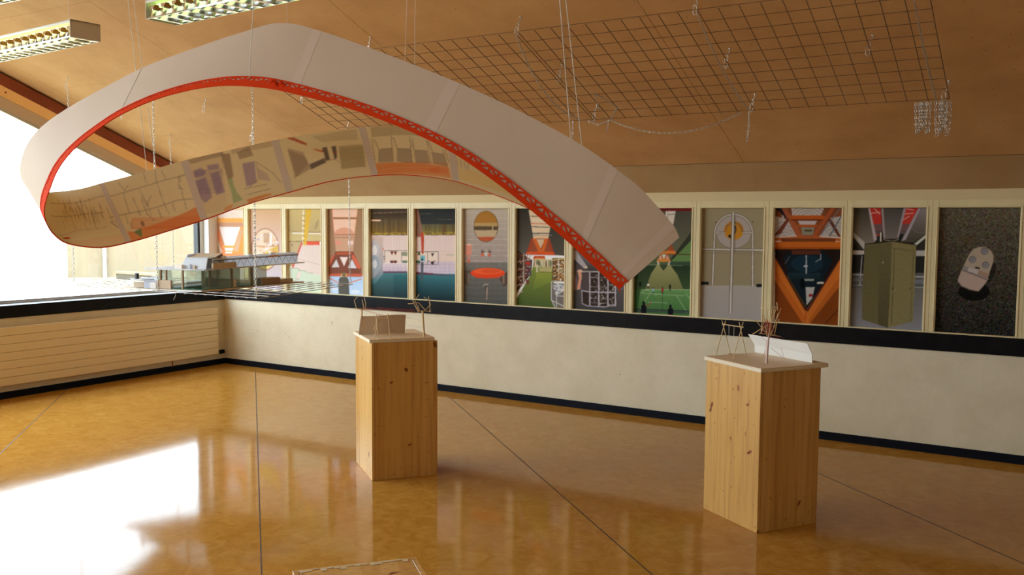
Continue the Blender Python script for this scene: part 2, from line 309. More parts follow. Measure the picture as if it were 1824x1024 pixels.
# outside the window
tg = tag(MB().box((-60, -60, -.5), (-.5, 60, .6)).build('terrace', M['gravel']), kind='structure')
bq = empty('building', (-7.0, 2.44, .6)); tag(bq, 'cream clad low building across the bright terrace, seen through the window', 'building')
p0 = Vector((-7.0, 2.5, .6)); dr = Vector((.66, .75, 0)).normalized(); nb = Vector((-dr.y, dr.x, 0))
for k in range(26):
    a = p0+dr*(k*.32); b_ = p0+dr*(k*.32+.319); dd = nb*2.5
    o = MB().prism([a, b_, b_+dd, a+dd], (0, 0, 1.42)).build('cladding_panel', M['clad']); child(o, bq)
a = p0+dr*.02+nb*.05; e = p0+dr*8.3+nb*.05
child(MB().prism([a, e, e+nb*2.4, a+nb*2.4], (0, 0, 1.40)).build('wall', M['clad']), bq)
pp = p0+dr*.62-nb*.06
child(MB().tube([pp, pp+Vector((0, 0, 1.4))], .03, 10).build('drainpipe', M['white']), bq)
a = hit(207, 497, (0, 0, 1), .6); e = hit(300, 503.5, (0, 0, 1), .6); e = a+(e-a).normalized()*1.9; q = Vector((-.12, .2, 0))
bt = empty('planter', a); tag(bt, 'low brown timber planter on the terrace outside the window', 'planter')
child(MB().prism([a, e, e+q, a+q], (0, 0, .10)).build('box', M['bench']), bt)
child(MB().prism([a+Vector((-.02, -.02, .10)), e+Vector((.02, -.02, .10)), e+q+Vector((.02, .02, .10)), a+q+Vector((-.02, .02, .10))], (0, 0, .035)).build('rim', M['clad']), bt)
# ================================================================ photographs in the frames, printed point by point
class Canvas:
    def __init__(s, nu, nv, tf, bgc=(255, 255, 255)):
        s.W, s.H, s.tf = nu*2, nv*2, tf; s.a = np.empty((s.H, s.W, 3), np.float32); s.a[:] = bgc
        s.U, s.V = np.meshgrid((np.arange(s.W)+.5)/s.W, (np.arange(s.H)+.5)/s.H)
    def T(s, p): return s.tf(*p)
    def win(s, P, pad=0):
        us = [p[0] for p in P]; vs = [p[1] for p in P]
        x0 = max(0, int((min(us)-pad)*s.W)-1); x1 = min(s.W, int((max(us)+pad)*s.W)+2); y0 = max(0, int((min(vs)-pad)*s.H)-1); y1 = min(s.H, int((max(vs)+pad)*s.H)+2)
        return slice(y0, max(y0, y1)), slice(x0, max(x0, x1))
    def put(s, w, m, c, al=1.0):
        if m.size == 0: return
        m = m[..., None]*al; s.a[w] = s.a[w]*(1-m)+np.array(c, np.float32)*m
    def mask(s, P, w):
        U, V = s.U[w], s.V[w]; m = np.zeros(U.shape, bool); n = len(P)
        for i in range(n):
            (x0, y0), (x1, y1) = P[i], P[(i+1) % n]
            if y0 == y1: continue
            m ^= ((V > y0) != (V > y1)) & (U < x0+(V-y0)*(x1-x0)/(y1-y0))
        return m
    def poly(s, pts, c, al=1.0):
        P = [s.T(p) for p in pts]; w = s.win(P); s.put(w, s.mask(P, w).astype(np.float32), c, al)
    def rect(s, x0, y0, x1, y1, c, al=1.0): s.poly([(x0, y0), (x1, y0), (x1, y1), (x0, y1)], c, al)
    def line(s, p, q, wd, c, al=1.0):                    # wd in crop units
        d = (q[0]-p[0], q[1]-p[1]); l = math.hypot(*d) or 1; n = (-d[1]/l*wd/2, d[0]/l*wd/2)
        s.poly([(p[0]+n[0], p[1]+n[1]), (q[0]+n[0], q[1]+n[1]), (q[0]-n[0], q[1]-n[1]), (p[0]-n[0], p[1]-n[1])], c, al)
    def path(s, pts, wd, c, al=1.0):
        for a, b_ in zip(pts, pts[1:]): s.line(a, b_, wd, c, al)
    def ell(s, cx, cy, rx, ry, c, al=1.0, ring=0, a0=0, a1=360, rot=0):
        rr = math.radians(rot); q = []
        for k in range(41):
            t = math.radians(a0+(a1-a0)*k/40); x, y = rx*math.cos(t), -ry*math.sin(t); q.append((cx+x*math.cos(rr)-y*math.sin(rr), cy+x*math.sin(rr)+y*math.cos(rr)))
        if ring: s.path(q, ring, c, al)
        else: s.poly(q, c, al)
    def grad(s, pts, c0, c1, ax='v', al=1.0):             # gradient inside a polygon
        P = [s.T(p) for p in pts]; w = s.win(P); m = s.mask(P, w).astype(np.float32)
        if m.size == 0: return
        k = s.V[w] if ax == 'v' else s.U[w]; lo = min(p[1 if ax == 'v' else 0] for p in P); hi = max(p[1 if ax == 'v' else 0] for p in P)
        t = np.clip((k-lo)/max(1e-6, hi-lo), 0, 1)[..., None]; col = np.array(c0)*(1-t)+np.array(c1)*t; m = m[..., None]*al
        s.a[w] = s.a[w]*(1-m)+col*m
    def noise(s, pts, amp, cell=1, seed=1, mono=True):
        P = [s.T(p) for p in pts]; w = s.win(P); m = s.mask(P, w).astype(np.float32)[..., None]
        if m.size == 0: return
        r = np.random.RandomState(seed); h, ww = m.shape[:2]; sh = (h//cell+2, ww//cell+2, 1 if mono else 3)
        n = np.kron(r.randn(*sh), np.ones((cell, cell, 1)))[:h, :ww]; s.a[w] += m*n*amp
    def out(s, gain=1.0, gamma=1.0):
        a = s.a.reshape(s.H//2, 2, s.W//2, 2, 3).mean((1, 3)); a = np.clip(a, 3, 255)/255; l_ = np.where(a <= .04045, a/12.92, ((a+.055)/1.055)**2.4)
        return np.clip(l_*np.array(gain), .002, .92)
CROP = {'A': (380, 360, 6.826), 'B': (500, 365, 6.025), 'C': (650, 365, 5.688), 'D': (815, 365, 5.25), 'E': (1010, 365, 4.878), 'F': (1240, 365, 4.552), 'G': (1510, 365, 4.268)}
PY = .028
def crop_tf(key, i):
    ox, oy, sc = CROP[key]; x0, x1 = X0[i], XE[i]
    def tf(cx, cy):
        P = hit(ox+cx/sc, oy+cy/sc, (0, 1, 0), PY); return ((P.x-x0)/(x1-x0), (ZT-P.z)/(ZT-ZB))
    return tf
def full(x0, y0, x1, y1): return [(x0, y0), (x1, y0), (x1, y1), (x0, y1)]
def P1(c):
    F = full(-80, 50, 400, 1200); c.poly(F, (243, 218, 208))
    for r in (150, 120, 95): c.ell(185, 250, r, r*.75, (160, 150, 140), .8, 4, 0, 180)
    c.rect(-60, 200, 400, 252, (240, 168, 92)); c.rect(-60, 252, 400, 305, (198, 148, 122))
    c.poly([(50, 305), (330, 305), (245, 535), (125, 535)], (240, 222, 218))
    for r in (125, 100, 78, 58, 40, 24): c.ell(188, 530, r, r*1.25, (200, 178, 178), .8, 4, 0, 180)
    c.poly([(-10, 305), (45, 305), (150, 600), (140, 645), (-20, 645)], (240, 140, 95)); c.poly([(-10, 330), (25, 330), (110, 640), (60, 640)], (205, 170, 150)); c.path([(30, 430), (70, 530), (100, 610)], 14, (235, 225, 205))
    c.poly([(330, 305), (400, 305), (400, 645), (220, 645), (245, 560)], (235, 150, 80)); c.poly([(335, 320), (355, 360), (300, 600), (245, 600)], (205, 165, 135)); c.poly([(45, 305), (70, 305), (150, 560), (125, 560)], (215, 150, 110))
    c.rect(115, 530, 255, 560, (240, 165, 90)); c.rect(145, 562, 225, 590, (240, 225, 220)); c.rect(140, 592, 235, 606, (240, 160, 90)); c.rect(150, 606, 215, 622, (240, 225, 220)); c.rect(-60, 625, 400, 660, (238, 140, 90))
    c.grad(full(-60, 660, 400, 1200), (225, 195, 190), (185, 185, 170)); c.rect(-60, 700, 400, 730, (235, 120, 60), .6)
def P2(c):
    c.grad(full(380, 50, 850, 1200), (218, 178, 142), (188, 184, 205)); c.grad(full(380, 50, 850, 480), (214, 172, 130), (214, 180, 168))
    c.ell(630, 578, 172, 258, (178, 132, 110)); c.ell(632, 574, 156, 240, (226, 200, 175))
    c.grad([(500, 700), (785, 520), (785, 650), (740, 750), (650, 810), (560, 790)], (205, 165, 80), (232, 214, 110))
    r = np.random.RandomState(2)
    for k in range(70):
        x = 500+r.rand()*270; y = 400+r.rand()*250
        if ((x-632)/150)**2+((y-574)/225)**2 < 1: c.rect(x, y, x+10+r.rand()*40, y+5+r.rand()*22, [(235, 222, 228), (190, 120, 70), (205, 140, 90), (160, 120, 100), (215, 185, 150)][r.randint(5)] if y > 520 else [(240, 228, 232), (225, 180, 150), (195, 165, 170), (230, 205, 195)][r.randint(4)], .85)
    c.rect(610, 380, 680, 500, (190, 150, 120), .7); c.rect(690, 380, 708, 530, (240, 232, 236)); c.rect(500, 535, 780, 545, (210, 120, 60), .6)
    c.line((600, 880), (600, 1010), 6, (235, 215, 195)); c.line((440, 470), (440, 700), 3, (150, 120, 110), .5)
def P3(c):
    c.grad(full(50, 30, 440, 300), (212, 186, 128), (190, 165, 118)); c.rect(50, 290, 440, 395, (205, 182, 130)); c.rect(50, 392, 440, 398, (120, 95, 70))
    c.rect(120, 292, 440, 302, (150, 125, 90)); c.rect(120, 300, 230, 312, (250, 240, 225)); c.rect(300, 305, 440, 315, (250, 240, 225))
    c.rect(50, 398, 260, 660, (196, 172, 132)); c.ell(123, 430, 6, 9, (120, 90, 60))
    c.poly([(228, 425), (440, 425), (440, 760), (350, 745), (300, 725), (190, 700), (130, 680)], (226, 205, 196))
    c.poly([(268, 45), (335, 45), (272, 436), (240, 436)], (222, 178, 72)); c.path([(245, 60), (238, 200), (236, 420)], 12, (240, 225, 190))
    for k in range(12): c.line((228, 90+k*27), (258, 96+k*27), 5, (120, 95, 60) if k % 2 else (245, 235, 210))
    c.rect(275, 395, 420, 434, (228, 96, 70)); c.poly([(222, 400), (238, 405), (135, 680), (120, 670)], (214, 96, 86))
    c.path([(405, 170), (380, 210), (395, 225), (365, 265)], 7, (120, 105, 85)); c.line((345, 240), (415, 200), 4, (150, 130, 100)); c.line((175, 575), (420, 645), 4, (190, 160, 150))
    g = (206, 216, 192); c.poly([(50, 655), (120, 680), (190, 685), (195, 705), (270, 710), (275, 730), (345, 735), (350, 748), (440, 752), (440, 1000), (50, 1000)], g)
    c.path([(60, 655), (125, 680), (195, 684), (198, 706), (268, 710), (275, 728), (345, 734)], 5, (150, 150, 110)); c.poly([(190, 720), (220, 720), (200, 790), (165, 790)], (232, 205, 195)); c.line((160, 795), (200, 797), 5, (150, 130, 110))
    c.poly([(50, 690), (120, 700), (90, 850), (50, 900)], (214, 205, 196), .7); c.line((190, 700), (110, 940), 4, (190, 200, 170))
def P4(c):
    br = (158, 122, 92); c.grad(full(470, 30, 900, 1000), (160, 122, 90), (165, 130, 104)); c.rect(470, 40, 525, 940, (118, 84, 58), .35)
    c.poly([(552, 45), (825, 45), (775, 505), (595, 505)], (240, 196, 172)); c.path([(552, 45), (568, 240), (597, 505)], 7, (232, 150, 125)); c.path([(825, 45), (800, 240), (772, 505)], 7, (225, 165, 110))
    c.rect(562, 138, 818, 158, (165, 105, 70)); c.ell(682, 330, 112, 82, (222, 158, 130), 1, 0, 0, 180); c.poly([(572, 320), (796, 320), (776, 505), (594, 505)], (205, 160, 130)); c.rect(576, 318, 792, 328, (170, 110, 85)); c.rect(580, 350, 790, 357, (170, 110, 85))
    c.ell(615, 410, 32, 26, (222, 150, 130)); c.rect(722, 388, 778, 432, (240, 205, 195))
    rd = (186, 88, 60); dk = (128, 76, 58)
    c.poly([(590, 500), (775, 500), (865, 680), (865, 775), (490, 775), (490, 690)], dk); c.poly([(600, 512), (765, 512), (775, 535), (590, 535)], rd)
    c.poly([(545, 560), (590, 520), (520, 670), (500, 668)], (212, 102, 76)); c.poly([(780, 530), (862, 665), (850, 690), (820, 680), (760, 560)], (212, 102, 76))
    c.poly([(635, 562), (722, 562), (680, 660)], (238, 216, 208)); c.poly([(598, 585), (630, 672), (546, 670)], (214, 204, 206)); c.poly([(765, 585), (815, 682), (722, 678)], (214, 210, 216))
    c.rect(490, 738, 870, 775, (196, 92, 70)); c.grad(full(490, 762, 900, 1000), (176, 206, 238), (205, 222, 246)); c.poly([(490, 740), (870, 748), (870, 775), (490, 765)], (198, 100, 76))
    c.line((490, 770), (620, 835), 12, (222, 140, 120)); c.line((868, 795), (735, 838), 12, (222, 140, 120))
    c.poly([(622, 800), (640, 775), (710, 772), (730, 800), (738, 960), (620, 955)], (96, 92, 84)); c.ell(678, 752, 34, 22, (218, 176, 80)); c.ell(678, 748, 22, 24, (128, 106, 80)); c.ell(565, 900, 50, 20, (232, 236, 246), .6); c.ell(800, 930, 50, 20, (240, 240, 246), .6)
def pool(c, F, x0, x1, seed):
    c.grad(F, (62, 54, 46), (120, 92, 52)); r = np.random.RandomState(seed)
    for k in range(34):
        x = x0+(x1-x0)*r.rand(); c.grad(full(x, 150, x+8+r.rand()*22, 300), (110, 92, 70) if seed == 1 else (82, 88, 92), (150, 118, 50) if seed == 1 else (150, 145, 70), 'v', .35)
    for k in range(60):
        x = x0+(x1-x0)*r.rand(); y = 292+r.randn()*8; c.rect(x, y, x+6+r.rand()*26, y+7, (190, 165, 60), .6)
    c.rect(x0-20, 312, x1+20, 590, (226, 200, 192))
def tiles(c, x0, x1, y0, y1, st, col, wd=3, al=.7):
    x = x0
    while x < x1: c.line((x, y0), (x, y1), wd, col, al); x += st
    y = y0
    while y < y1: c.line((x0, y), (x1, y), wd, col, al); y += st*.7
def P5(c):
    pool(c, full(20, 20, 450, 330), 35, 428, 1); c.grad(full(20, 20, 450, 120), (78, 64, 52), (72, 58, 44)); c.line((35, 92), (425, 75), 3, (190, 150, 110)); c.rect(35, 154, 158, 168, (240, 200, 170))
    tiles(c, 200, 430, 325, 470, 27, (244, 226, 222)); c.rect(140, 440, 195, 464, (236, 130, 96)); c.rect(195, 466, 430, 590, (232, 210, 196)); c.rect(195, 464, 430, 469, (90, 75, 65))
    for x in (275, 310): c.poly([(x-20, 474), (x+16, 474), (x, 512)], (112, 50, 40)); c.ell(x-2, 578, 20, 14, (110, 56, 48))
    c.rect(375, 480, 430, 520, (120, 128, 104), .8); c.rect(380, 565, 430, 590, (90, 115, 92), .9); c.line((202, 470), (202, 590), 4, (70, 60, 55)); c.line((372, 480), (372, 630), 4, (90, 80, 75)); c.rect(165, 520, 200, 528, (60, 50, 48)); c.rect(165, 545, 200, 552, (60, 50, 48))
    c.grad(full(180, 592, 430, 676), (222, 202, 206), (190, 172, 190)); tiles(c, 190, 430, 595, 672, 40, (240, 226, 230)); c.rect(185, 674, 430, 698, (112, 72, 92))
    c.grad(full(20, 690, 450, 1000), (78, 128, 132), (34, 44, 48)); c.grad([(130, 620), (180, 600), (185, 700), (100, 800), (35, 800), (35, 700)], (190, 170, 175), (72, 120, 130)); c.grad(full(290, 710, 430, 930), (44, 104, 112), (38, 52, 58), 'v', .6)
    c.grad([(35, 370), (100, 320), (180, 330), (190, 590), (110, 720), (35, 780)], (215, 185, 172), (150, 160, 172)); c.ell(98, 460, 48, 100, (196, 188, 192)); c.ell(98, 462, 24, 52, (232, 226, 224)); c.ell(98, 600, 48, 90, (158, 168, 178)); c.ell(98, 602, 24, 44, (214, 214, 216))
def P6(c):
    pool(c, full(480, 20, 940, 330), 500, 920, 2); c.grad(full(480, 20, 940, 200), (46, 46, 44), (58, 62, 62)); c.poly([(500, 40), (540, 45), (585, 270), (585, 330), (500, 330)], (150, 112, 96)); c.line((560, 98), (690, 94), 3, (130, 125, 115)); c.line((750, 150), (885, 154), 3, (120, 120, 112))
    tiles(c, 605, 918, 325, 470, 26, (240, 222, 216)); tiles(c, 505, 575, 325, 470, 26, (236, 216, 206)); c.rect(500, 476, 745, 590, (234, 212, 196)); c.rect(500, 474, 745, 481, (90, 75, 65)); c.rect(760, 480, 918, 580, (228, 204, 190)); c.rect(820, 500, 900, 520, (205, 190, 170)); 
    c.grad(full(500, 578, 920, 700), (204, 184, 196), (200, 186, 206)); tiles(c, 505, 918, 590, 695, 47, (244, 230, 236)); c.path([(500, 690), (700, 705), (920, 716)], 22, (104, 62, 76))
    c.rect(535, 480, 560, 512, (110, 115, 84)); c.rect(500, 565, 560, 595, (84, 110, 90)); c.poly([(668, 492), (700, 492), (684, 530)], (60, 40, 40)); c.ell(684, 588, 18, 16, (70, 50, 54)); c.line((635, 480), (635, 605), 4, (80, 70, 66)); c.line((742, 484), (742, 610), 5, (80, 70, 66)); c.line((500, 606), (745, 606), 4, (80, 70, 66)); c.rect(640, 566, 655, 576, (60, 50, 46)); c.rect(700, 566, 716, 576, (60, 50, 46))
    c.grad(full(480, 700, 940, 1000), (66, 128, 138), (22, 34, 40)); c.poly([(500, 690), (920, 718), (920, 724), (500, 705)], (104, 62, 76))
    c.poly([(570, 275), (590, 275), (600, 330), (594, 500), (576, 500), (568, 340)], (192, 78, 52)); c.rect(545, 302, 575, 318, (200, 84, 60)); c.rect(560, 515, 608, 572, (122, 178, 192)); c.ell(580, 556, 10, 14, (30, 60, 66)); c.poly([(568, 580), (594, 580), (592, 760), (568, 760)], (86, 92, 104))
def P7(c):
    c.grad(full(30, 20, 490, 560), (196, 182, 166), (162, 146, 140)); c.grad(full(30, 540, 490, 1000), (124, 118, 110), (78, 80, 78))
    for y in range(75, 950, 50): c.line((55, y), (475, y+3), 3, (216, 204, 194), .75 if y < 560 else .2)
    for y in range(70, 560, 50):
        for x in range(90+(y//50 % 2)*50, 480, 100): c.line((x, y), (x, y+48), 2.5, (206, 194, 184), .5)
    c.ell(266, 206, 116, 146, (120, 92, 66)); c.ell(264, 204, 110, 140, (176, 122, 52)); c.poly([(156, 172), (374, 172), (374, 206), (156, 206)], (190, 156, 100)); c.poly([(153, 204), (376, 204), (376, 240), (155, 240)], (96, 78, 56)); c.rect(322, 204, 334, 240, (190, 165, 120)); c.poly([(156, 240), (374, 240), (350, 305), (184, 305)], (196, 170, 136)); c.poly([(186, 303), (348, 303), (310, 340), (228, 340)], (190, 92, 58))
    c.rect(78, 372, 130, 468, (228, 148, 126)); c.ell(104, 374, 26, 10, (236, 190, 170)); c.poly([(84, 468), (122, 468), (114, 515), (92, 515)], (206, 148, 130)); c.ell(104, 528, 14, 14, (220, 110, 84))
    for x in (235, 300): c.ell(x, 436, 14, 15, (60, 44, 38)); c.ell(x, 432, 6, 6, (220, 210, 200)); c.ell(x-2, 468, 15, 18, (214, 110, 84))
    c.line((245, 455), (292, 455), 10, (216, 205, 196)); c.line((266, 450), (268, 482), 10, (236, 228, 220))
    c.poly([(60, 610), (125, 612), (120, 700), (105, 750), (60, 740)], (92, 76, 66), .75); c.poly([(390, 690), (475, 610), (475, 740), (430, 765)], (84, 64, 54), .8); c.poly([(95, 640), (118, 640), (112, 730), (98, 740)], (150, 130, 118), .6); c.rect(420, 650, 440, 740, (150, 128, 110), .7)
    c.poly([(122, 628), (160, 660), (260, 690), (400, 680), (440, 640), (440, 650), (380, 688), (180, 684), (130, 655)], (200, 60, 30)); c.ell(282, 638, 160, 48, (232, 74, 34)); c.ell(285, 624, 138, 28, (240, 98, 52)); c.ell(310, 622, 90, 18, (226, 84, 42))
    c.path([(240, 760), (262, 740), (290, 745)], 7, (190, 180, 170)); c.path([(252, 752), (268, 800)], 8, (70, 60, 56)); c.line((275, 770), (272, 885), 12, (176, 152, 138)); c.line((268, 770), (266, 885), 3, (90, 76, 70))
def P8(c):
    c.grad(full(530, 20, 1020, 460), (74, 70, 60), (96, 90, 78)); c.grad([(530, 30), (665, 50), (700, 320), (640, 470), (530, 440)], (58, 54, 46), (104, 98, 88)); c.grad([(880, 200), (1010, 200), (1010, 480), (900, 470), (850, 320)], (70, 64, 54), (92, 86, 76))
    c.poly([(665, 55), (890, 55), (850, 315), (710, 315)], (238, 212, 176)); 
    for y, col in ((110, (90, 70, 80)), (178, (220, 110, 90)), (208, (70, 60, 76)), (145, (246, 236, 220))): c.line((672+y*.1, y), (885-y*.12, y+6), 7, col)
    c.line((680, 270), (890, 270), 9, (70, 66, 80)); c.line((700, 286), (880, 288), 6, (150, 150, 160)); c.poly([(715, 290), (848, 290), (845, 318), (705, 318)], (236, 200, 160))
    c.poly([(690, 318), (850, 318), (905, 470), (640, 470)], (160, 84, 56)); c.poly([(735, 325), (820, 325), (775, 410)], (226, 196, 160)); c.poly([(700, 318), (735, 318), (790, 440), (755, 440)], (222, 108, 48)); c.poly([(812, 318), (848, 318), (810, 440), (780, 440)], (222, 108, 48)); c.poly([(845, 318), (860, 318), (905, 465), (880, 465)], (176, 70, 40)); c.poly([(690, 318), (704, 318), (665, 465), (640, 465)], (176, 70, 40)); c.poly([(650, 440), (895, 440), (915, 472), (635, 468)], (226, 92, 44)); c.line((640, 470), (912, 474), 5, (210, 190, 200))
    c.poly([(715, 480), (815, 480), (822, 514), (705, 514)], (206, 84, 40)); c.ell(765, 508, 50, 8, (240, 180, 110))
    c.grad([(710, 540), (880, 540), (890, 700), (1010, 980), (530, 980), (540, 900), (690, 640)], (140, 152, 66), (74, 92, 48)); c.grad([(740, 630), (880, 620), (880, 720), (700, 800)], (176, 184, 74), (120, 140, 60), 'v', .5)
    c.rect(710, 512, 880, 585, (206, 190, 150)); r = np.random.RandomState(3)
    for k in range(26): x = 712+r.rand()*165; c.rect(x, 515+r.rand()*20, x+6, 560+r.rand()*24, [(70, 66, 54), (236, 230, 200), (96, 110, 70), (150, 90, 60)][r.randint(4)])
    c.rect(765, 588, 880, 630, (190, 180, 120)); c.line((765, 628), (880, 632), 6, (96, 84, 50)); c.rect(735, 560, 752, 630, (216, 206, 170))
    c.poly([(545, 420), (640, 480), (700, 520), (690, 640), (545, 840)], (72, 52, 40))
    for k in range(5): y = 520+k*72; c.line((545, y+20), (690-k*20, y-10+k*3), 7, (206, 176, 160))
    for k in range(160): x = 548+r.rand()*135; y = 450+r.rand()*340*(1-(x-548)/300); c.rect(x, y, x+5, y+16, [(206, 160, 130), (150, 70, 60), (236, 220, 206), (70, 50, 60), (190, 110, 70)][r.randint(5)], .8)
    c.rect(612, 470, 622, 720, (190, 170, 150)); c.rect(625, 520, 690, 665, (96, 84, 84), .9); c.rect(635, 535, 680, 560, (200, 60, 44)); 
    for k in range(30): x = 628+r.rand()*50; y = 560+r.rand()*100; c.rect(x, y, x+14, y+10, [(190, 170, 170), (56, 50, 56), (140, 60, 50)][r.randint(3)])
    c.rect(640, 700, 670, 742, (120, 70, 54)); c.line((545, 838), (640, 700), 6, (190, 166, 150))
    c.rect(885, 500, 1005, 720, (120, 92, 60)); c.line((885, 520), (1005, 505), 9, (226, 190, 120)); c.line((945, 500), (945, 700), 7, (226, 216, 200))
    for k in range(90): x = 888+r.rand()*110; y = 525+r.rand()*180; c.rect(x, y, x+14, y+10, [(236, 226, 214), (70, 54, 44), (206, 130, 70), (170, 120, 70), (222, 200, 150)][r.randint(5)])
    c.poly([(875, 735), (1005, 735), (1005, 970), (915, 970), (875, 880)], (120, 112, 108)); c.poly([(885, 740), (1000, 745), (1002, 800), (920, 850)], (206, 204, 206))
    for k in range(30): x = 885+r.rand()*110; y = 740+r.rand()*70; c.rect(x, y, x+16, y+9, [(130, 150, 180), (236, 234, 236), (96, 90, 96), (190, 190, 196)][r.randint(4)])
    for q in (((875, 720), (905, 712), (985, 720)), ((878, 720), (878, 885), (915, 968)), ((925, 968), (925, 800), (945, 785), (1005, 785)), ((875, 890), (1000, 950)), ((930, 850), (1000, 855))): c.path(q, 7, (216, 210, 206))
def P9(c):
    c.grad(full(40, 20, 530, 1000), (120, 96, 74), (70, 66, 66)); c.grad(full(40, 380, 530, 760), (80, 72, 68), (110, 100, 112)); c.grad(full(40, 740, 530, 1000), (92, 86, 84), (66, 66, 66))
    for k in range(5): c.grad([(55+k*34, 380), (80+k*36, 380), (215+k*12, 575), (170+k*12, 560)], (180, 170, 168), (60, 54, 52), 'v', .5)
    c.poly([(56, 395), (80, 400), (180, 545), (150, 555), (60, 470)], (214, 204, 210), .8); c.ell(165, 545, 12, 8, (240, 220, 170))
    c.poly([(92, 580), (122, 575), (128, 620), (112, 735), (86, 735), (104, 640)], (240, 172, 136)); c.ell(112, 576, 24, 12, (240, 196, 170)); c.poly([(60, 600), (86, 640), (84, 740), (58, 740)], (150, 120, 116))
    c.poly([(135, 580), (400, 580), (425, 640), (430, 850), (330, 888), (180, 880), (125, 850)], (62, 50, 44)); r = np.random.RandomState(8)
    for k in range(170): x = 205+r.rand()*215; y = 590+r.rand()*280; c.rect(x, y, x+5+r.rand()*9, y+5+r.rand()*14, [(150, 136, 130), (40, 34, 32), (206, 196, 190), (96, 70, 56)][r.randint(4)], .8)
    c.rect(135, 590, 190, 750, (96, 84, 82), .8)
    for x in (198, 276, 355, 420): c.line((x, 585), (x, 880), 11, (196, 184, 190))
    c.line((128, 745), (132, 850), 8, (180, 170, 176)); c.path([(130, 582), (400, 584)], 8, (190, 184, 172)); c.path([(125, 745), (200, 757), (430, 762)], 10, (190, 180, 190)); c.path([(128, 855), (180, 878), (330, 886), (428, 862)], 9, (176, 166, 176))
    for y in (632, 712, 812, 850): c.line((200, y), (355, y+4), 4, (170, 160, 160))
def P10(c):
    c.grad(full(575, 20, 1110, 560), (104, 98, 78), (84, 104, 72)); c.rect(575, 30, 1110, 62, (122, 34, 34)); c.poly([(860, 58), (944, 58), (925, 190), (850, 120)], (226, 212, 196)); c.line((880, 90), (940, 86), 5, (70, 80, 76)); c.line((875, 60), (872, 130), 5, (150, 140, 130))
    c.grad([(944, 60), (1097, 66), (1097, 220), (950, 420), (880, 470), (922, 180)], (84, 80, 68), (112, 114, 90)); c.poly([(1097, 215), (1097, 290), (895, 520), (880, 500)], (58, 60, 46)); c.poly([(1097, 295), (1097, 500), (895, 500)], (104, 138, 80)); c.line((860, 430), (1095, 436), 7, (92, 40, 30)); c.rect(890, 495, 1097, 535, (62, 84, 62)); c.line((700, 520), (1095, 533), 4, (190, 200, 180))
    c.grad(full(575, 530, 1097, 740), (46, 62, 42), (66, 86, 52))
    c.grad([(790, 510), (730, 600), (680, 735), (1010, 735), (960, 610), (885, 510), (838, 575)], (206, 196, 130), (140, 136, 84), 'v', .75); c.poly([(800, 522), (880, 522), (838, 576)], (64, 76, 54), .9)
    c.poly([(880, 380), (910, 350), (945, 425), (860, 430)], (176, 84, 50)); c.poly([(800, 415), (870, 400), (945, 405), (945, 430), (805, 430)], (226, 132, 58)); c.poly([(808, 434), (878, 434), (900, 490), (780, 490)], (206, 128, 70)); c.poly([(826, 434), (858, 434), (842, 474)], (226, 236, 226)); c.poly([(812, 440), (822, 478), (800, 478)], (216, 200, 200)); c.poly([(870, 440), (886, 482), (862, 478)], (216, 176, 190)); c.rect(782, 474, 898, 498, (226, 140, 60)); c.line((785, 492), (800, 520), 9, (240, 230, 220)); c.line((895, 495), (878, 522), 9, (240, 230, 220))
    c.grad(full(575, 735, 1097, 980), (112, 158, 92), (64, 110, 58)); c.grad([(575, 735), (640, 735), (600, 980), (575, 980)], (40, 62, 36), (50, 84, 46), 'v', .6)
    W = (206, 226, 186)
    for q in (((640, 768), (1020, 790)), ((700, 735), (640, 765)), ((780, 790), (690, 735)), ((700, 845), (870, 852)), ((715, 780), (620, 930)), ((950, 785), (1045, 940)), ((1030, 770), (1095, 840)), ((650, 735), (1095, 738))): c.line(q[0], q[1], 4, W, .8)
    for k in range(26): c.line((575, 760+k*9), (1097, 764+k*9), 1.6, (60, 96, 56), .35)
    for k in range(40): c.line((590+k*13, 740), (575+k*13, 960), 1.6, (60, 96, 56), .25)
    for (x, y, b1, b2, h) in ((706, 700, (236, 236, 226), (40, 50, 40), 44), (748, 745, (150, 190, 206), (60, 70, 66), 52), (829, 742, (170, 40, 44), (90, 30, 34), 56), (895, 716, (40, 30, 28), (34, 28, 26), 52)):
        c.ell(x, y-h*.42, 5, 7, (70, 50, 40)); c.rect(x-9, y-h*.32, x+9, y+h*.15, b1); c.rect(x-7, y+h*.15, x-2, y+h*.6, b2); c.rect(x+2, y+h*.15, x+7, y+h*.6, b2)
    c.line((829, 800), (829, 910), 4, (50, 60, 50)); c.line((590, 905), (1085, 925), 10, (50, 44, 66)); c.line((590, 920), (1085, 940), 8, (60, 52, 72))
    for (x, y) in ((666, 900), (898, 930)): c.ell(x, y-48, 12, 16, (24, 22, 26)); c.poly([(x-24, y+45), (x-22, y-24), (x-8, y-34), (x+16, y-34), (x+26, y-22), (x+24, y+45)], (24, 24, 30))
    c.path([(680, 870), (700, 882), (722, 872)], 7, (150, 80, 60)); c.ell(726, 854, 7, 12, (160, 90, 80)); c.ell(636, 690, 14, 22, (34, 44, 34))
def tubeln(c, p, q, wd):
    c.line(p, q, wd, (96, 84, 74)); c.line(p, q, wd*.68, (176, 166, 154)); c.line(p, q, wd*.3, (222, 214, 200))
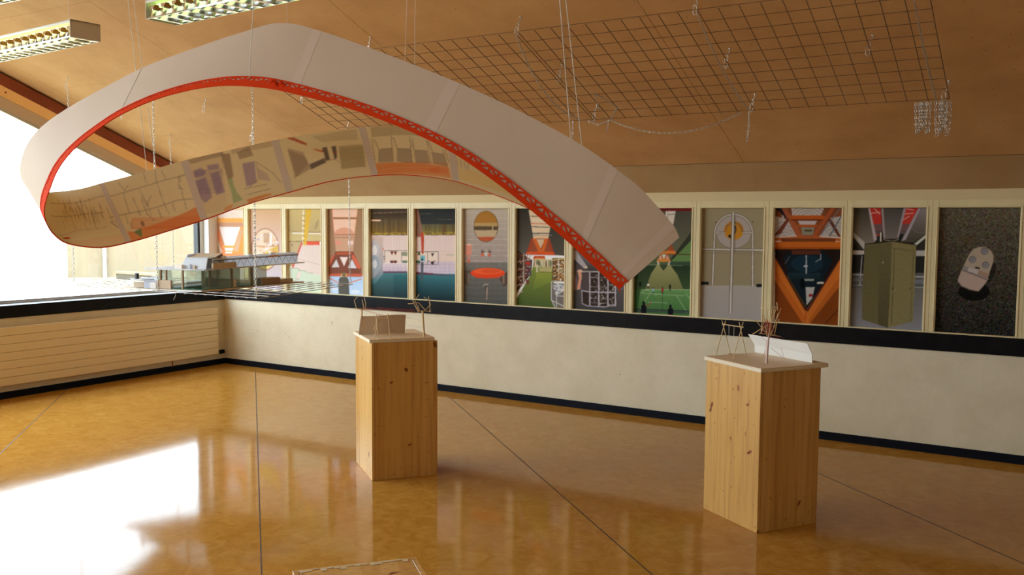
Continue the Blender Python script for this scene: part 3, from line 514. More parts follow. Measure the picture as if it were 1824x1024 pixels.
def P11(c):
    c.grad(full(30, 10, 570, 670), (164, 150, 118), (156, 142, 112)); c.grad(full(30, 655, 570, 960), (176, 166, 156), (166, 158, 154))
    c.ell(305, 222, 144, 134, (180, 166, 158)); c.ell(305, 222, 144, 134, (110, 100, 84), .7, 4, 185, 355); c.ell(305, 212, 80, 76, (206, 138, 40))
    c.ell(312, 190, 14, 20, (36, 32, 36)); c.path([(322, 190), (318, 225), (300, 245), (285, 250)], 12, (34, 32, 34)); c.ell(273, 258, 13, 13, (40, 40, 30)); c.ell(308, 204, 6, 8, (226, 218, 220))
    for k in range(24):
        a = math.radians(180-k*180/24); b_ = math.radians(180-(k+1)*180/24); p = (304+154*math.cos(a), 240-158*math.sin(a)); q = (304+154*math.cos(b_), 240-158*math.sin(b_)); c.line(p, q, 22, (98, 88, 76)); c.line(p, q, 15, (178, 168, 154)); c.line(p, q, 6, (214, 206, 192))
    tubeln(c, (150, 238), (132, 652), 22); tubeln(c, (458, 238), (458, 665), 22); tubeln(c, (150, 232), (235, 232), 16); tubeln(c, (375, 230), (455, 230), 16)
    tubeln(c, (48, 362), (555, 370), 22); c.line((60, 392), (555, 398), 8, (140, 124, 100), .5)
    c.line((306, 100), (300, 400), 40, (120, 110, 90), .35); tubeln(c, (301, 62), (277, 880), 27)
    c.rect(40, 624, 102, 648, (32, 36, 34)); c.rect(488, 642, 552, 668, (32, 36, 34)); c.ell(158, 147, 6, 6, (100, 86, 70)); c.ell(460, 142, 7, 7, (100, 86, 70)); c.line((45, 918), (560, 940), 4, (120, 108, 96))
def P12(c):
    c.grad(full(620, 10, 1210, 280), (128, 70, 40), (150, 80, 44))
    c.poly([(770, 28), (1040, 28), (1010, 92), (780, 92)], (206, 192, 182)); c.poly([(640, 95), (760, 130), (840, 262), (640, 262)], (196, 182, 174)); c.poly([(1195, 95), (1095, 110), (1000, 258), (1190, 265)], (186, 176, 170))
    for r in (30, 52, 74, 98, 122): c.ell(905, 118, r*1.2, r*.85, (110, 98, 100), .9, 4, 20, 160)
    for r in (30, 55, 80, 105, 130): c.ell(720, 285, r, r*1.1, (120, 108, 106), .8, 4, 40, 150); c.ell(1110, 285, r, r*1.1, (120, 108, 106), .8, 4, 30, 140)
    c.poly([(640, 28), (690, 28), (765, 120), (740, 130)], (40, 34, 40)); c.line((700, 90), (752, 236), 12, (196, 178, 176)); c.poly([(690, 28), (730, 28), (860, 250), (815, 262)], (176, 92, 56)); c.poly([(740, 110), (760, 120), (690, 235), (640, 255), (640, 240)], (120, 64, 44))
    c.poly([(1095, 28), (1130, 28), (965, 262), (935, 262)], (176, 88, 48)); c.poly([(1070, 130), (1095, 120), (1175, 262), (1150, 262)], (104, 52, 34)); c.path([(1190, 75), (1075, 270)], 10, (96, 100, 116)); c.path([(1170, 28), (1010, 250)], 8, (120, 116, 126))
    c.rect(768, 90, 1040, 122, (196, 92, 34)); c.rect(768, 122, 1030, 132, (104, 44, 22)); c.poly([(825, 134), (980, 134), (955, 180), (850, 180)], (206, 192, 190)); c.rect(820, 164, 985, 184, (186, 92, 40)); c.poly([(850, 186), (960, 186), (945, 250), (860, 250)], (150, 140, 120)); c.rect(880, 206, 940, 220, (80, 70, 50))
    c.poly([(638, 262), (815, 252), (1000, 256), (1190, 268), (1190, 300), (638, 296)], (186, 96, 46)); c.line((640, 266), (815, 256), 9, (222, 206, 190)); c.line((1000, 260), (1190, 272), 8, (222, 210, 196)); c.rect(690, 276, 1130, 302, (120, 62, 32)); c.rect(638, 302, 1190, 360, (204, 104, 32)); c.rect(638, 345, 1190, 362, (176, 84, 24))
    c.rect(638, 360, 1185, 990, (176, 92, 30)); c.poly([(638, 362), (1188, 362), (1170, 430), (892, 852), (638, 430)], (38, 24, 20)); c.poly([(705, 420), (800, 370), (1010, 370), (1110, 450), (1020, 630), (905, 820), (880, 800), (740, 560)], (22, 34, 42)); c.poly([(770, 372), (1010, 372), (1005, 405), (780, 405)], (96, 48, 30)); c.ell(900, 480, 130, 70, (30, 56, 72), .7); c.grad(full(745, 555, 1010, 610), (44, 72, 84), (26, 36, 36), 'v', .6)
    c.line((893, 410), (893, 560), 9, (176, 180, 186)); c.ell(888, 500, 18, 8, (190, 194, 196)); c.line((1010, 400), (1010, 450), 7, (160, 164, 170)); c.line((968, 465), (1010, 440), 6, (150, 156, 160)); c.rect(860, 602, 955, 618, (150, 160, 150)); c.ell(862, 640, 22, 44, (12, 16, 16)); c.rect(980, 626, 1035, 642, (206, 200, 186)); c.poly([(888, 668), (962, 668), (940, 760), (895, 815)], (186, 182, 176)); c.poly([(912, 725), (944, 722), (946, 744), (914, 746)], (150, 34, 30)); c.line((720, 480), (760, 420), 6, (96, 90, 80)); c.line((735, 575), (890, 830), 8, (176, 150, 60), .4)
    c.poly([(638, 430), (892, 852), (905, 880), (868, 965), (638, 600)], (208, 112, 40)); c.poly([(638, 520), (660, 560), (880, 905), (868, 965), (638, 620)], (196, 100, 34)); c.poly([(638, 430), (650, 432), (898, 850), (885, 862)], (70, 34, 24))
    c.poly([(1178, 430), (1178, 600), (915, 965), (868, 965), (893, 870)], (206, 110, 40)); c.poly([(1178, 430), (1160, 440), (893, 855), (905, 868)], (86, 42, 30)); c.poly([(1178, 560), (915, 930), (915, 965), (1178, 640)], (186, 96, 32))
    c.poly([(638, 610), (865, 965), (638, 960)], (136, 66, 20)); c.poly([(1178, 640), (920, 966), (1178, 975)], (130, 64, 20)); c.line((1170, 830), (1050, 960), 8, (90, 40, 16)); c.line((1100, 890), (1172, 890), 5, (90, 44, 18)); c.line((893, 860), (880, 965), 5, (140, 66, 20))
def P13(c):
    c.grad(full(20, 10, 620, 400), (64, 58, 46), (40, 38, 36)); c.grad(full(20, 620, 620, 1000), (110, 106, 100), (150, 148, 158)); c.rect(20, 380, 620, 530, (44, 42, 38)); c.rect(20, 520, 620, 630, (96, 96, 96))
    c.poly([(150, 25), (250, 25), (262, 200), (200, 200)], (204, 60, 50)); c.poly([(440, 25), (540, 25), (450, 200), (405, 200)], (204, 64, 56)); c.rect(160, 150, 520, 225, (110, 96, 96), .85)
    for q in (((165, 70), (250, 62)), ((200, 30), (245, 78)), ((430, 75), (500, 68)), ((430, 30), (500, 45)), ((420, 120), (470, 90))): c.line(q[0], q[1], 6, (236, 180, 160))
    c.rect(195, 228, 260, 240, (196, 80, 66)); c.rect(240, 210, 262, 284, (30, 30, 30)); c.rect(245, 212, 256, 284, (222, 214, 196)); c.rect(385, 225, 420, 280, (34, 34, 36))
    c.grad([(46, 26), (155, 26), (222, 270), (200, 290), (135, 300), (46, 215)], (78, 70, 58), (140, 128, 116)); c.poly([(155, 26), (168, 26), (222, 262), (200, 285)], (206, 190, 196), .85)
    c.grad([(255, 26), (440, 26), (382, 262), (275, 262)], (86, 80, 74), (128, 118, 116)); c.poly([(255, 26), (270, 26), (285, 250), (272, 262)], (190, 176, 170), .8); c.poly([(425, 26), (445, 26), (388, 255), (376, 250)], (190, 176, 186), .8); c.ell(330, 262, 58, 14, (170, 158, 140), 1, 5, 180, 360)
    c.grad([(540, 26), (612, 26), (612, 215), (500, 290), (400, 285), (420, 240)], (150, 138, 142), (84, 78, 66)); c.poly([(540, 26), (556, 26), (440, 270), (408, 280)], (190, 176, 190), .85); c.ell(560, 150, 80, 66, (160, 150, 140), .6, 3, 200, 340)
    c.poly([(46, 215), (130, 290), (125, 350), (46, 250)], (196, 190, 180)); c.poly([(46, 250), (125, 345), (125, 380), (46, 300)], (60, 56, 50)); c.poly([(610, 218), (505, 300), (520, 315), (610, 240)], (206, 206, 196)); c.poly([(610, 240), (525, 330), (525, 370), (610, 330)], (56, 52, 48)); c.rect(40, 350, 125, 380, (206, 200, 190)); c.rect(520, 350, 612, 392, (190, 186, 180))
    c.line((40, 532), (120, 534), 8, (206, 204, 206)); c.line((510, 548), (600, 550), 8, (206, 204, 210)); c.line((108, 392), (92, 610), 7, (176, 172, 170)); c.rect(40, 560, 115, 580, (120, 122, 126)); c.rect(510, 570, 600, 600, (120, 122, 130)); c.line((40, 612), (112, 614), 5, (190, 190, 190)); c.line((510, 628), (598, 632), 6, (176, 176, 180))
    c.poly([(132, 300), (335, 282), (330, 600), (305, 935), (108, 870), (112, 600)], (112, 102, 68)); c.grad([(240, 290), (335, 282), (330, 600), (305, 935), (230, 910)], (116, 106, 72), (84, 78, 52), 'v', .8); c.poly([(335, 282), (520, 308), (510, 600), (495, 885), (305, 936), (325, 600)], (140, 128, 86)); c.path([(132, 300), (260, 290), (335, 278), (400, 290), (520, 308)], 6, (40, 34, 26))
    c.path([(352, 335), (505, 352)], 4, (96, 86, 58)); c.path([(355, 335), (345, 620), (330, 910)], 5, (84, 74, 50)); c.path([(500, 352), (488, 640), (478, 890)], 4, (104, 94, 62)); c.ell(268, 440, 4, 6, (206, 214, 206)); c.rect(338, 628, 344, 648, (40, 34, 26)); c.rect(472, 632, 476, 652, (60, 50, 36)); c.noise(full(100, 280, 530, 940), 5, 2, 4)
    c.line((35, 925), (575, 965), 4, (90, 86, 84))
def P14(c):
    F = full(660, 10, 1330, 1010); c.grad(F, (108, 98, 82), (38, 36, 30)); c.grad(full(660, 560, 1330, 1010), (70, 64, 52), (34, 33, 30), 'v', .9); c.noise(F, 17, 2, 1); c.noise(F, 13, 4, 2); c.noise(F, 5, 8, 3, False)
    c.ell(900, 265, 50, 26, (104, 78, 40), .35); c.ell(960, 660, 120, 70, (12, 11, 10), .75); c.ell(1090, 520, 26, 80, (26, 24, 20), .6, 0, 0, 360, 20)
    wc = (188, 170, 150)
    body = [(905, 415), (925, 375), (955, 340), (1000, 322), (1050, 325), (1090, 350), (1110, 390), (1108, 430), (1070, 540), (870, 490)]
    c.poly(body, wc); c.path(body[7:2:-1], 6, (120, 104, 90), .6); c.poly([(868, 495), (1072, 560), (1030, 620), (995, 658), (930, 645), (870, 620), (838, 585), (840, 560)], (196, 172, 160)); c.path([(838, 590), (870, 625), (930, 650), (995, 660)], 6, (110, 96, 84), .7)
    c.poly([(882, 465), (870, 498), (1060, 568), (1078, 530)], (160, 148, 146)); c.poly([(920, 478), (912, 505), (985, 530), (995, 500)], (200, 192, 190)); c.poly([(1000, 500), (990, 532), (1060, 560), (1078, 528)], (176, 144, 122)); c.poly([(970, 472), (1005, 480), (1000, 492), (968, 484)], (40, 32, 30)); c.line((868, 498), (1060, 572), 5, (90, 80, 76))
    for x, y in ((1040, 357), (948, 418), (1048, 460)): c.ell(x, y, 28, 26, (112, 108, 116)); c.ell(x+1, y+2, 22, 20, (158, 154, 158)); c.line((x-14, y+12), (x+14, y-12), 5, (120, 116, 124)); c.line((x-12, y-10), (x+12, y+12), 4, (128, 122, 128))
POSTERS = [('A', P1, 'poster of orange steel trusses with concentric arcs, leftmost, beside the window corner'), ('A', P2, 'poster of a round mirror reflecting a workshop on a lilac wall'), ('B', P3, 'poster of a pale green stair wall with a yellow post and red rail'),
 ('B', P4, 'poster of a red-brown roof truss with a dark bottle shape against blue sky'), ('C', P5, 'poster of a tiled pool with two round lights at its left edge and blue water'), ('C', P6, 'poster of a tiled pool with a red post standing above dark blue water'),
 ('D', P7, 'poster of an orange washbasin under a round mirror on a tiled wall'), ('D', P8, 'poster of a library aisle with green carpet and an orange roof truss'), ('E', P9, 'poster of a curved glass showcase, partly behind the hanging arch tip'),
 ('E', P10, 'poster of a green badminton hall with players seen through a net'), ('F', P11, 'poster of a chrome tube arch around a white disc with a yellow telephone emblem'), ('F', P12, 'poster of a big orange V-shaped beam around a dark window'),
 ('G', P13, 'poster of a concrete block in front of large silver ducts'), ('G', P14, 'poster of a white three-screw fitting on speckled dark stone, rightmost')]
GAIN = [1.0]*14
def ink_mesh(name, pos, cols, m, extra=None):
    nv, nu = cols.shape[:2]; nvt = (nu+1)*(nv+1)
    # vertex colours: average of the neighbouring cells
    q_ = np.pad(cols, ((1, 1), (1, 1), (0, 0)), 'edge'); vc = (q_[:-1, :-1]+q_[1:, :-1]+q_[:-1, 1:]+q_[1:, 1:])/4
    idx = np.arange(nvt).reshape(nv+1, nu+1); q = np.stack([idx[1:, :-1], idx[1:, 1:], idx[:-1, 1:], idx[:-1, :-1]], -1).reshape(-1, 4)
    V = pos.reshape(-1, 3); col = vc.reshape(-1, 3)
    if extra is not None: ev, ef, ec = extra; ef = np.array(ef)+nvt; V = np.vstack([V, ev]); q = np.vstack([q, ef]); col = np.vstack([col, np.tile(ec, (len(ev), 1))])
    me = bpy.data.meshes.new(name); me.vertices.add(len(V)); me.vertices.foreach_set('co', V.astype(np.float32).ravel())
    me.loops.add(len(q)*4); me.loops.foreach_set('vertex_index', q.astype(np.int32).ravel()); me.polygons.add(len(q)); me.polygons.foreach_set('loop_start', np.arange(len(q), dtype=np.int32)*4)
    me.update(calc_edges=True); at_ = me.color_attributes.new('ink', 'FLOAT_COLOR', 'POINT'); at_.data.foreach_set('color', np.hstack([col, np.ones((len(col), 1))]).astype(np.float32).ravel())
    return link(name, me, m)
for i, (key, fn, lab) in enumerate(POSTERS):
    x0, x1 = X0[i], XE[i]; wpx = (53, 57, 60, 63, 68, 74, 81, 87, 93, 105, 113, 122, 134, 145)[i]; hpx = 150+i*5.6
    nu, nv = int(wpx*1.15), int(hpx*1.1); c = Canvas(nu, nv, crop_tf(key, i)); fn(c); cols = c.out(GAIN[i])
    gx, gz = np.meshgrid(np.linspace(x0, x1, nu+1), np.linspace(ZT+.006, ZB, nv+1)); pos = np.stack([gx, gx*0+PY, gz], -1)
    pos -= np.array([(x0+x1)/2, PY, ZB])
    a, b_, h = x0-(x0+x1)/2, x1-(x0+x1)/2, ZT+.006-ZB; ev = [(a, .0004, 0), (b_, .0004, 0), (b_, .005, 0), (a, .005, 0), (a, .0004, h), (b_, .0004, h), (b_, .005, h), (a, .005, h)]
    o = ink_mesh('poster', pos, cols, M['print'], (np.array(ev), [(3, 2, 1, 0), (4, 5, 6, 7), (1, 2, 6, 5), (2, 3, 7, 6), (3, 0, 4, 7)], np.array([.8, .8, .8])))
    o.location = ((x0+x1)/2, PY, ZB); tag(o, lab, 'poster', 'photographs in the run of frames')
    if i == 10:                                          # curved black lettering round the yellow disc
        cc = hit(1240+305/4.552, 365+212/4.552, (0, 1, 0), PY-.001); ww = 'FERNSPRECHER'
        for k, ch in enumerate(ww):
            if k == 5: continue                              # hidden by the pole
            an = math.radians(178-k*176/11); cu = bpy.data.curves.new('letter', 'FONT'); cu.body = ch; cu.size = .026; cu.align_x = 'CENTER'; cu.extrude = .0003
            t_ = bpy.data.objects.new('t', cu); C.objects.link(t_); dg = bpy.context.evaluated_depsgraph_get(); me = bpy.data.meshes.new_from_object(t_.evaluated_get(dg)); bpy.data.objects.remove(t_)
            R_ = .0585
            me.transform(Matrix.Translation((cc.x+R_*math.cos(an)-o.location.x, -.0012, cc.z+R_*math.sin(an)-o.location.z)) @ Matrix.Rotation(-(an-PI/2), 4, 'Y') @ Matrix.Rotation(PI/2, 4, 'X'))
            link('letter', me, M['dark'], o)
# ================================================================ the hanging paper arch
# stations along the band: top edge (photo pixel), bottom edge (photo pixel), distance from the eye of top and bottom (m)
ST = [((1210, 423), (1104, 515), 3.55, 3.55), ((1199, 401), (1093, 507), 3.56, 3.56), ((1164, 360), (1075, 491), 3.58, 3.58), ((1125, 322), (1052, 469), 3.60, 3.60), ((1040, 261), (990, 412), 3.65, 3.65),
      ((935, 203), (881, 323.5), 3.72, 3.72), ((830, 153.5), (778, 257), 3.79, 3.79), ((700, 101), (650, 203), 3.88, 3.88), ((573, 56), (528, 168.5), 3.97, 3.97), ((500, 41), (455, 155.5), 4.03, 4.03), ((430, 58), (378, 155), 4.10, 4.10),
      ((345, 86.5), (290, 174), 4.20, 4.20), ((260, 118), (215, 206), 4.32, 4.30), ((190, 154), (160, 243), 4.43, 4.40), ((130, 187), (125, 275), 4.54, 4.48), ((80, 221), (103, 306), 4.66, 4.57), ((50, 254), (90, 338), 4.80, 4.66),
      ((36.5, 292), (83, 358), 4.96, 4.78), ((38, 318), (80, 378), 5.10, 4.90), ((50, 334), (84, 397), 5.22, 5.02), ((70, 341), (96, 416), 5.30, 5.12), ((95, 342), (122, 434), 5.34, 5.22), ((142, 336.5), (178, 441.3), 5.35, 5.28), ((185, 325), (234, 431), 5.36, 5.34),
      ((255, 307), (300, 412), 5.38, 5.38), ((328, 286), (364, 392), 5.40, 5.40), ((410, 267), (445, 363), 5.42, 5.42), ((490, 249.5), (516, 343), 5.44, 5.44), ((570, 236), (592, 323), 5.46, 5.46), ((645, 227), (668, 313.3), 5.48, 5.48),
      ((722, 225), (738, 313), 5.48, 5.48), ((800, 234), (812, 324), 5.46, 5.46), ((880, 252), (888, 350), 5.44, 5.44), ((950, 282), (962, 381), 5.42, 5.42), ((985, 305), (995, 397), 5.41, 5.41)]
TOP = [atd(*a, d0) for a, b_, d0, d1 in ST]; BOT = [atd(*b_, d1) for a, b_, d0, d1 in ST]
def cat(P, n):
    out = []
    for i in range(len(P)-1):
        a = P[max(0, i-1)]; b_, c_ = P[i], P[i+1]; d = P[min(len(P)-1, i+2)]
        if i == 0: a = b_*2-c_
        if i == len(P)-2: d = c_*2-b_
        for k in range(n):
            t = k/n; out.append(.5*((2*b_)+(c_-a)*t+(2*a-5*b_+4*c_-d)*t*t+(3*b_-a-3*c_+d)*t**3))
    out.append(P[-1]); return out
SUB = 12
TP, BP = cat(TOP, SUB), cat(BOT, SUB); NS = len(TP)
def sdir(i):
    a, b_ = max(0, i-1), min(NS-1, i+1); return ((TP[b_]+BP[b_])-(TP[a]+BP[a])).normalized()
NRM = [sdir(i).cross((BP[i]-TP[i]).normalized()).normalized() for i in range(NS)]   # points to the outer face
if NRM[5].dot(CAM-TP[5]) < 0: NRM = [-n for n in NRM]
arch = empty('paper_arch', TP[NS//4]); tag(arch, 'long white paper band twisted into a hanging arch with a red truss lower edge', 'sculpture')
def grid_ob(name, rows_, m, thick=0, off=0):
    """rows_: list of lists of points; closed thin sheet"""
    mb = MB(); n = len(rows_[0]); V = []
    return mb
def vf(v, i):                                            # the red strip is a little deeper left of the crown
    return v if not (.84 < v < .96) else v-(.012 if v < .9 else .030)*min(1, max(0, (i-6*SUB)/(3*SUB)))*max(0, min(1, (20*SUB-i)/(2*SUB)))
def sheet(name, i0, i1, v0, v1, o0, o1, m, nv=6, step=1):
    """slab between stations i0..i1, across fractions v0..v1, between normal offsets o0..o1"""
    mb = MB(); ii = list(range(i0, i1+1, step)); 
    if ii[-1] != i1: ii.append(i1)
    G = [[[TP[i].lerp(BP[i], vf(v0, i)+(vf(v1, i)-vf(v0, i))*k/nv)+NRM[i]*o for k in range(nv+1)] for i in ii] for o in (o0, o1)]; n = nv+1; e = len(ii)-1
    for q in (0, 1): mb.add([p_ for row in G[q] for p_ in row], [(j*n+k, j*n+k+1, (j+1)*n+k+1, (j+1)*n+k) for j in range(e) for k in range(nv)], True)
    for rim in ([[G[q][j][0] for j in range(e+1)] for q in (0, 1)], [[G[q][j][nv] for j in range(e+1)] for q in (0, 1)], [G[0][0], G[1][0]], [G[0][e], G[1][e]]):
        c_ = len(rim[0]); mb.add(list(rim[0])+list(rim[1]), [(k, k+1, c_+k+1, c_+k) for k in range(c_-1)], False)
    return child(mb.build(name, m), arch)
VT = .862
sheet('paper_band', 0, NS-1, 0, .985, -.0012, .0012, M['paper'], 8)
sheet('edge_band', 0, NS-1, .932, 1.0, .0012, .0065, M['red'], 1)
sheet('top_chord', 0, NS-1, VT-.012, VT+.009, .0012, .0055, M['red'], 1)
# truss webs: verticals and alternating diagonals cut out of one red card
cum = [0]
for i in range(1, NS): cum.append(cum[-1]+((TP[i]+BP[i])/2-(TP[i-1]+BP[i-1])/2).length)
def at_s(s_):
    i = min(NS-2, max(0, next((k for k in range(NS-1) if cum[k+1] > s_), NS-2))); t = (s_-cum[i])/max(1e-9, cum[i+1]-cum[i]); return i, t
def pt(s_, v, o):
    i, t = at_s(s_); a = TP[i].lerp(BP[i], vf(v, i))+NRM[i]*o; b_ = TP[i+1].lerp(BP[i+1], vf(v, i+1))+NRM[i+1]*o; return a.lerp(b_, t)
web = MB(); s_ = .012; k = 0; bay = .046
while s_+bay < cum[-1]:
    wv = .0088; d0, d1 = ((s_, VT), (s_+bay, .938)) if k % 2 else ((s_+bay, VT), (s_, .938))
    q = [pt(d0[0]-wv, d0[1], 0), pt(d0[0]+wv, d0[1], 0), pt(d1[0]+wv, d1[1], 0), pt(d1[0]-wv, d1[1], 0)]; i, t = at_s(s_+bay/2); nn = NRM[i]
    web.hexa([p_+nn*.0012 for p_ in q]+[p_+nn*.005 for p_ in q])
    q = [pt(s_-wv*.55, VT, 0), pt(s_+wv*.55, VT, 0), pt(s_+wv*.55, .938, 0), pt(s_-wv*.55, .938, 0)]; nn = NRM[at_s(s_)[0]]
    web.hexa([p_+nn*.0012 for p_ in q]+[p_+nn*.005 for p_ in q]); s_ += bay; k += 1
child(web.build('truss_web', M['red']), arch)
# crumpled glue lumps near the crown and the loose flap at the tip
for px, py in ((484, 145.5), (489, 148), (500, 149), (505, 152)):
    P = atd(px, py, 3.99); bm = bmesh.new(); bmesh.ops.create_icosphere(bm, subdivisions=2, radius=.010)
    for v in bm.verts: v.co *= 1+.25*rng.randn()*.5; v.co.x *= 1.4
    me = bpy.data.meshes.new('lump'); bm.to_mesh(me); bm.free(); o = link('glue_lump', me, M['red']); o.location = P-arch.location; o.parent = arch
q = [BP[0], BP[5], atd(1106, 521, 3.55), atd(1102, 518, 3.56)]
child(MB().prism([atd(1100, 512, 3.545), atd(1104, 514.5, 3.545), atd(1106.5, 520.5, 3.55), atd(1103.5, 518.5, 3.55)], -NRM[0]*.003).build('loose_flap', M['red']), arch)
# joints between the paper sheets, taped
def st_i(k): return k*SUB
for a in (3.0*SUB+4, 6*SUB+1, 8*SUB+0):
    a = int(a); sheet('tape_strip', a, a+2, .0, .855, .0012, .0018, M['tape'], 8)
for a in (18,):
    sheet('tape_strip', a-8, a-3, .0, .86, .0012, .0018, M['tape'], 8)
# thin pencil line across the band, left of the crown
a = 12*SUB+1; child(MB().tube([TP[a].lerp(BP[a], v/10)+NRM[a]*.0016 for v in range(0, 9)], .0011, 5).build('sheet_joint', M['greypanel']), arch)
INN = [int(x) for x in (19.0*SUB, 22.95*SUB, 25.0*SUB, 27.0*SUB, 29.05*SUB, 31.0*SUB, NS-1)]
INN[0] = 17*SUB
for a in INN[1:-1]: sheet('tape_strip', a-1, a+1, .0, .985, -.0022, -.0012, M['tape'], 8)
# the drawn inner face: one sheet of paper after another
_w, _h = 1, 1
def inner_tf():
    Tp = [(sx, sy) for (a, b_, _, _) in ST[18:] for sx, sy in (a,)]; Bp = [b_ for (a, b_, _, _) in ST[18:]]
    return Tp, Bp
TPX, BPX = inner_tf(); NI = len(TPX)
def inv_px(x, y):                                       # photo pixel on the inner face -> (u along, v across)
    best = None
    for k in range(NI-1):
        (ax, ay), (bx, by) = TPX[k], BPX[k]; (cx, cy), (dx, dy) = TPX[k+1], BPX[k+1]
        s0 = (bx-ax)*(y-ay)-(by-ay)*(x-ax); s1 = (dx-cx)*(y-cy)-(dy-cy)*(x-cx)
        if (s0 <= 0) != (s1 <= 0) or k in (0, NI-2):
            l0 = abs(s0)/max(1e-6, math.hypot(bx-ax, by-ay)); l1 = abs(s1)/max(1e-6, math.hypot(dx-cx, dy-cy)); t = l0/max(1e-6, l0+l1)
            tx, ty, ex, ey = ax+(cx-ax)*t, ay+(cy-ay)*t, bx+(dx-bx)*t, by+(dy-by)*t; v = ((x-tx)*(ex-tx)+(y-ty)*(ey-ty))/((ex-tx)**2+(ey-ty)**2)
            if (s0 <= 0) != (s1 <= 0): return ((k+t)/(NI-1), v)
            best = best or ((k+t)/(NI-1) if k == 0 else 1.0, v)
    return best
H1 = (60, 220, 3.648); H2 = (460, 200, 3.648)
def draw(c):
    cur = [H1]
    c.tf = lambda x, y: inv_px(cur[0][0]+x/cur[0][2], cur[0][1]+y/cur[0][2])
    def P(pts, col, al=1): c.poly(pts, col, al*.8)
    def Ln(pts, wd=4, col=(118, 96, 78), al=.75): c.path(pts, wd, col, al)
    def hatch(pts, col, n=14, al=.35, wd=4):
        xs_ = [p[0] for p in pts]; ys_ = [p[1] for p in pts]; r = np.random.RandomState(int(sum(xs_)) % 999)
        for k in range(n): y = min(ys_)+(max(ys_)-min(ys_))*(k+r.rand()*.6)/n; c.line((min(xs_)+6*r.rand(), y+6), (max(xs_)-6*r.rand(), y-6), wd, col, al)
    OR, LN = (196, 92, 40), (112, 90, 72)
    # sheet 1: pencil cabinets
    Ln([(110, 515), (230, 520), (440, 470)]); Ln([(120, 600), (330, 590), (470, 575)]); Ln([(150, 700), (300, 690), (480, 670)], 3, LN, .5)
    r = np.random.RandomState(11)
    for k in range(34):
        x = 190+r.rand()*250; y = 490+r.rand()*90; Ln([(x, y), (x+14+r.rand()*20, y+40+r.rand()*60)], 3, LN, .6)
    for x in (160, 230, 300, 360): Ln([(x, 470+r.rand()*20), (x+8, 515)], 3, LN, .5); Ln([(x+20, 600), (x+50, 690)], 3, LN, .5)
    Ln([(480, 545), (520, 640), (560, 645)]); Ln([(505, 640), (560, 680)], 5, (90, 80, 74)); P([(120, 720), (400, 740), (590, 720), (610, 770), (300, 800), (160, 780)], (205, 130, 84), .35)
    # sheet 2
    Ln([(440, 470), (520, 470), (700, 415), (830, 375), (990, 335)], 5); Ln([(500, 610), (600, 590), (760, 560), (940, 500), (1050, 490)], 5)
    for (x0, y0, x1, y1) in ((560, 385, 605, 440), (620, 395, 600, 435), (712, 320, 735, 385), (790, 300, 800, 380), (830, 300, 862, 360), (590, 450, 630, 590), (690, 425, 770, 600), (800, 385, 860, 545), (950, 340, 960, 380), (955, 400, 1000, 560), (650, 480, 700, 600), (735, 500, 750, 540), (765, 470, 745, 520), (810, 560, 835, 620), (860, 545, 885, 590), (905, 520, 925, 575), (600, 590, 620, 660), (745, 590, 790, 640), (700, 480, 745, 600)): Ln([(x0, y0), (x1, y1)], 4)
    Ln([(945, 345), (950, 420), (980, 430)], 4); Ln([(945, 345), (1000, 332)], 4); P([(700, 635), (722, 640), (726, 672), (706, 668)], (96, 74, 66)); P([(632, 640), (650, 645), (648, 680), (636, 690)], (150, 110, 90), .6)
    P([(610, 705), (660, 705), (720, 680), (820, 650), (900, 620), (1000, 575), (1060, 545), (1110, 625), (1000, 670), (830, 715), (700, 750), (640, 770)], OR, .85); hatch([(640, 690), (1090, 610)], (176, 74, 28), 8, .35, 8); P([(655, 708), (705, 682), (712, 745)], (74, 104, 66))
    # sheet 3: violet windows
    P([(1000, 240), (1230, 185), (1260, 560), (1100, 600)], (150, 120, 88), .25); VI = (122, 98, 122)
    for q in (((1035, 310), (1090, 290), (1125, 310), (1110, 340), (1050, 355)), ((1125, 275), (1200, 262), (1208, 295), (1140, 305)), ((1055, 375), (1120, 350), (1165, 480), (1120, 520), (1085, 490)), ((1150, 330), (1205, 310), (1245, 450), (1190, 470))): P(q, VI, .9)
    hatch([(1045, 300), (1230, 460)], (96, 76, 104), 22, .35, 5); Ln([(1130, 310), (1180, 470)], 6, (170, 150, 120), .8); P([(1000, 235), (1230, 180), (1235, 210), (1020, 265)], (118, 92, 74), .6)
    P([(1215, 200), (1275, 195), (1300, 350), (1262, 370)], (104, 78, 62), .75); P([(1260, 370), (1290, 350), (1300, 400), (1320, 450), (1360, 500), (1300, 525), (1285, 450)], (104, 128, 82), .7); P([(1320, 190), (1400, 150), (1430, 210), (1340, 235)], (112, 86, 68), .7); P([(1270, 150), (1540, 110), (1560, 150), (1290, 200)], (124, 96, 74), .4)
    P([(1355, 262), (1435, 248), (1450, 390), (1385, 415)], VI, .85); P([(1450, 290), (1520, 330), (1540, 380), (1470, 370)], VI, .4); Ln([(1445, 250), (1465, 365), (1400, 420)]); Ln([(1450, 255), (1560, 330), (1610, 390)]); Ln([(1370, 430), (1520, 400)]); Ln([(1380, 470), (1540, 430)])
    P([(1385, 500), (1540, 458), (1550, 468), (1440, 510), (1400, 525)], OR, .85); P([(1240, 560), (1270, 535), (1300, 530), (1290, 555), (1245, 580)], (206, 110, 60), .8)
    # sheet 4: stair
    P([(1645, 95), (1690, 92), (1780, 135), (1770, 145)], (150, 62, 36)); P([(1650, 170), (1760, 215), (1800, 300), (1700, 360)], (118, 92, 76), .6)
    for k in range(6): Ln([(1665+k*22, 195+k*8), (1700+k*18, 345-k*10)], 5, (150, 124, 100), .6)
    cur[0] = H2
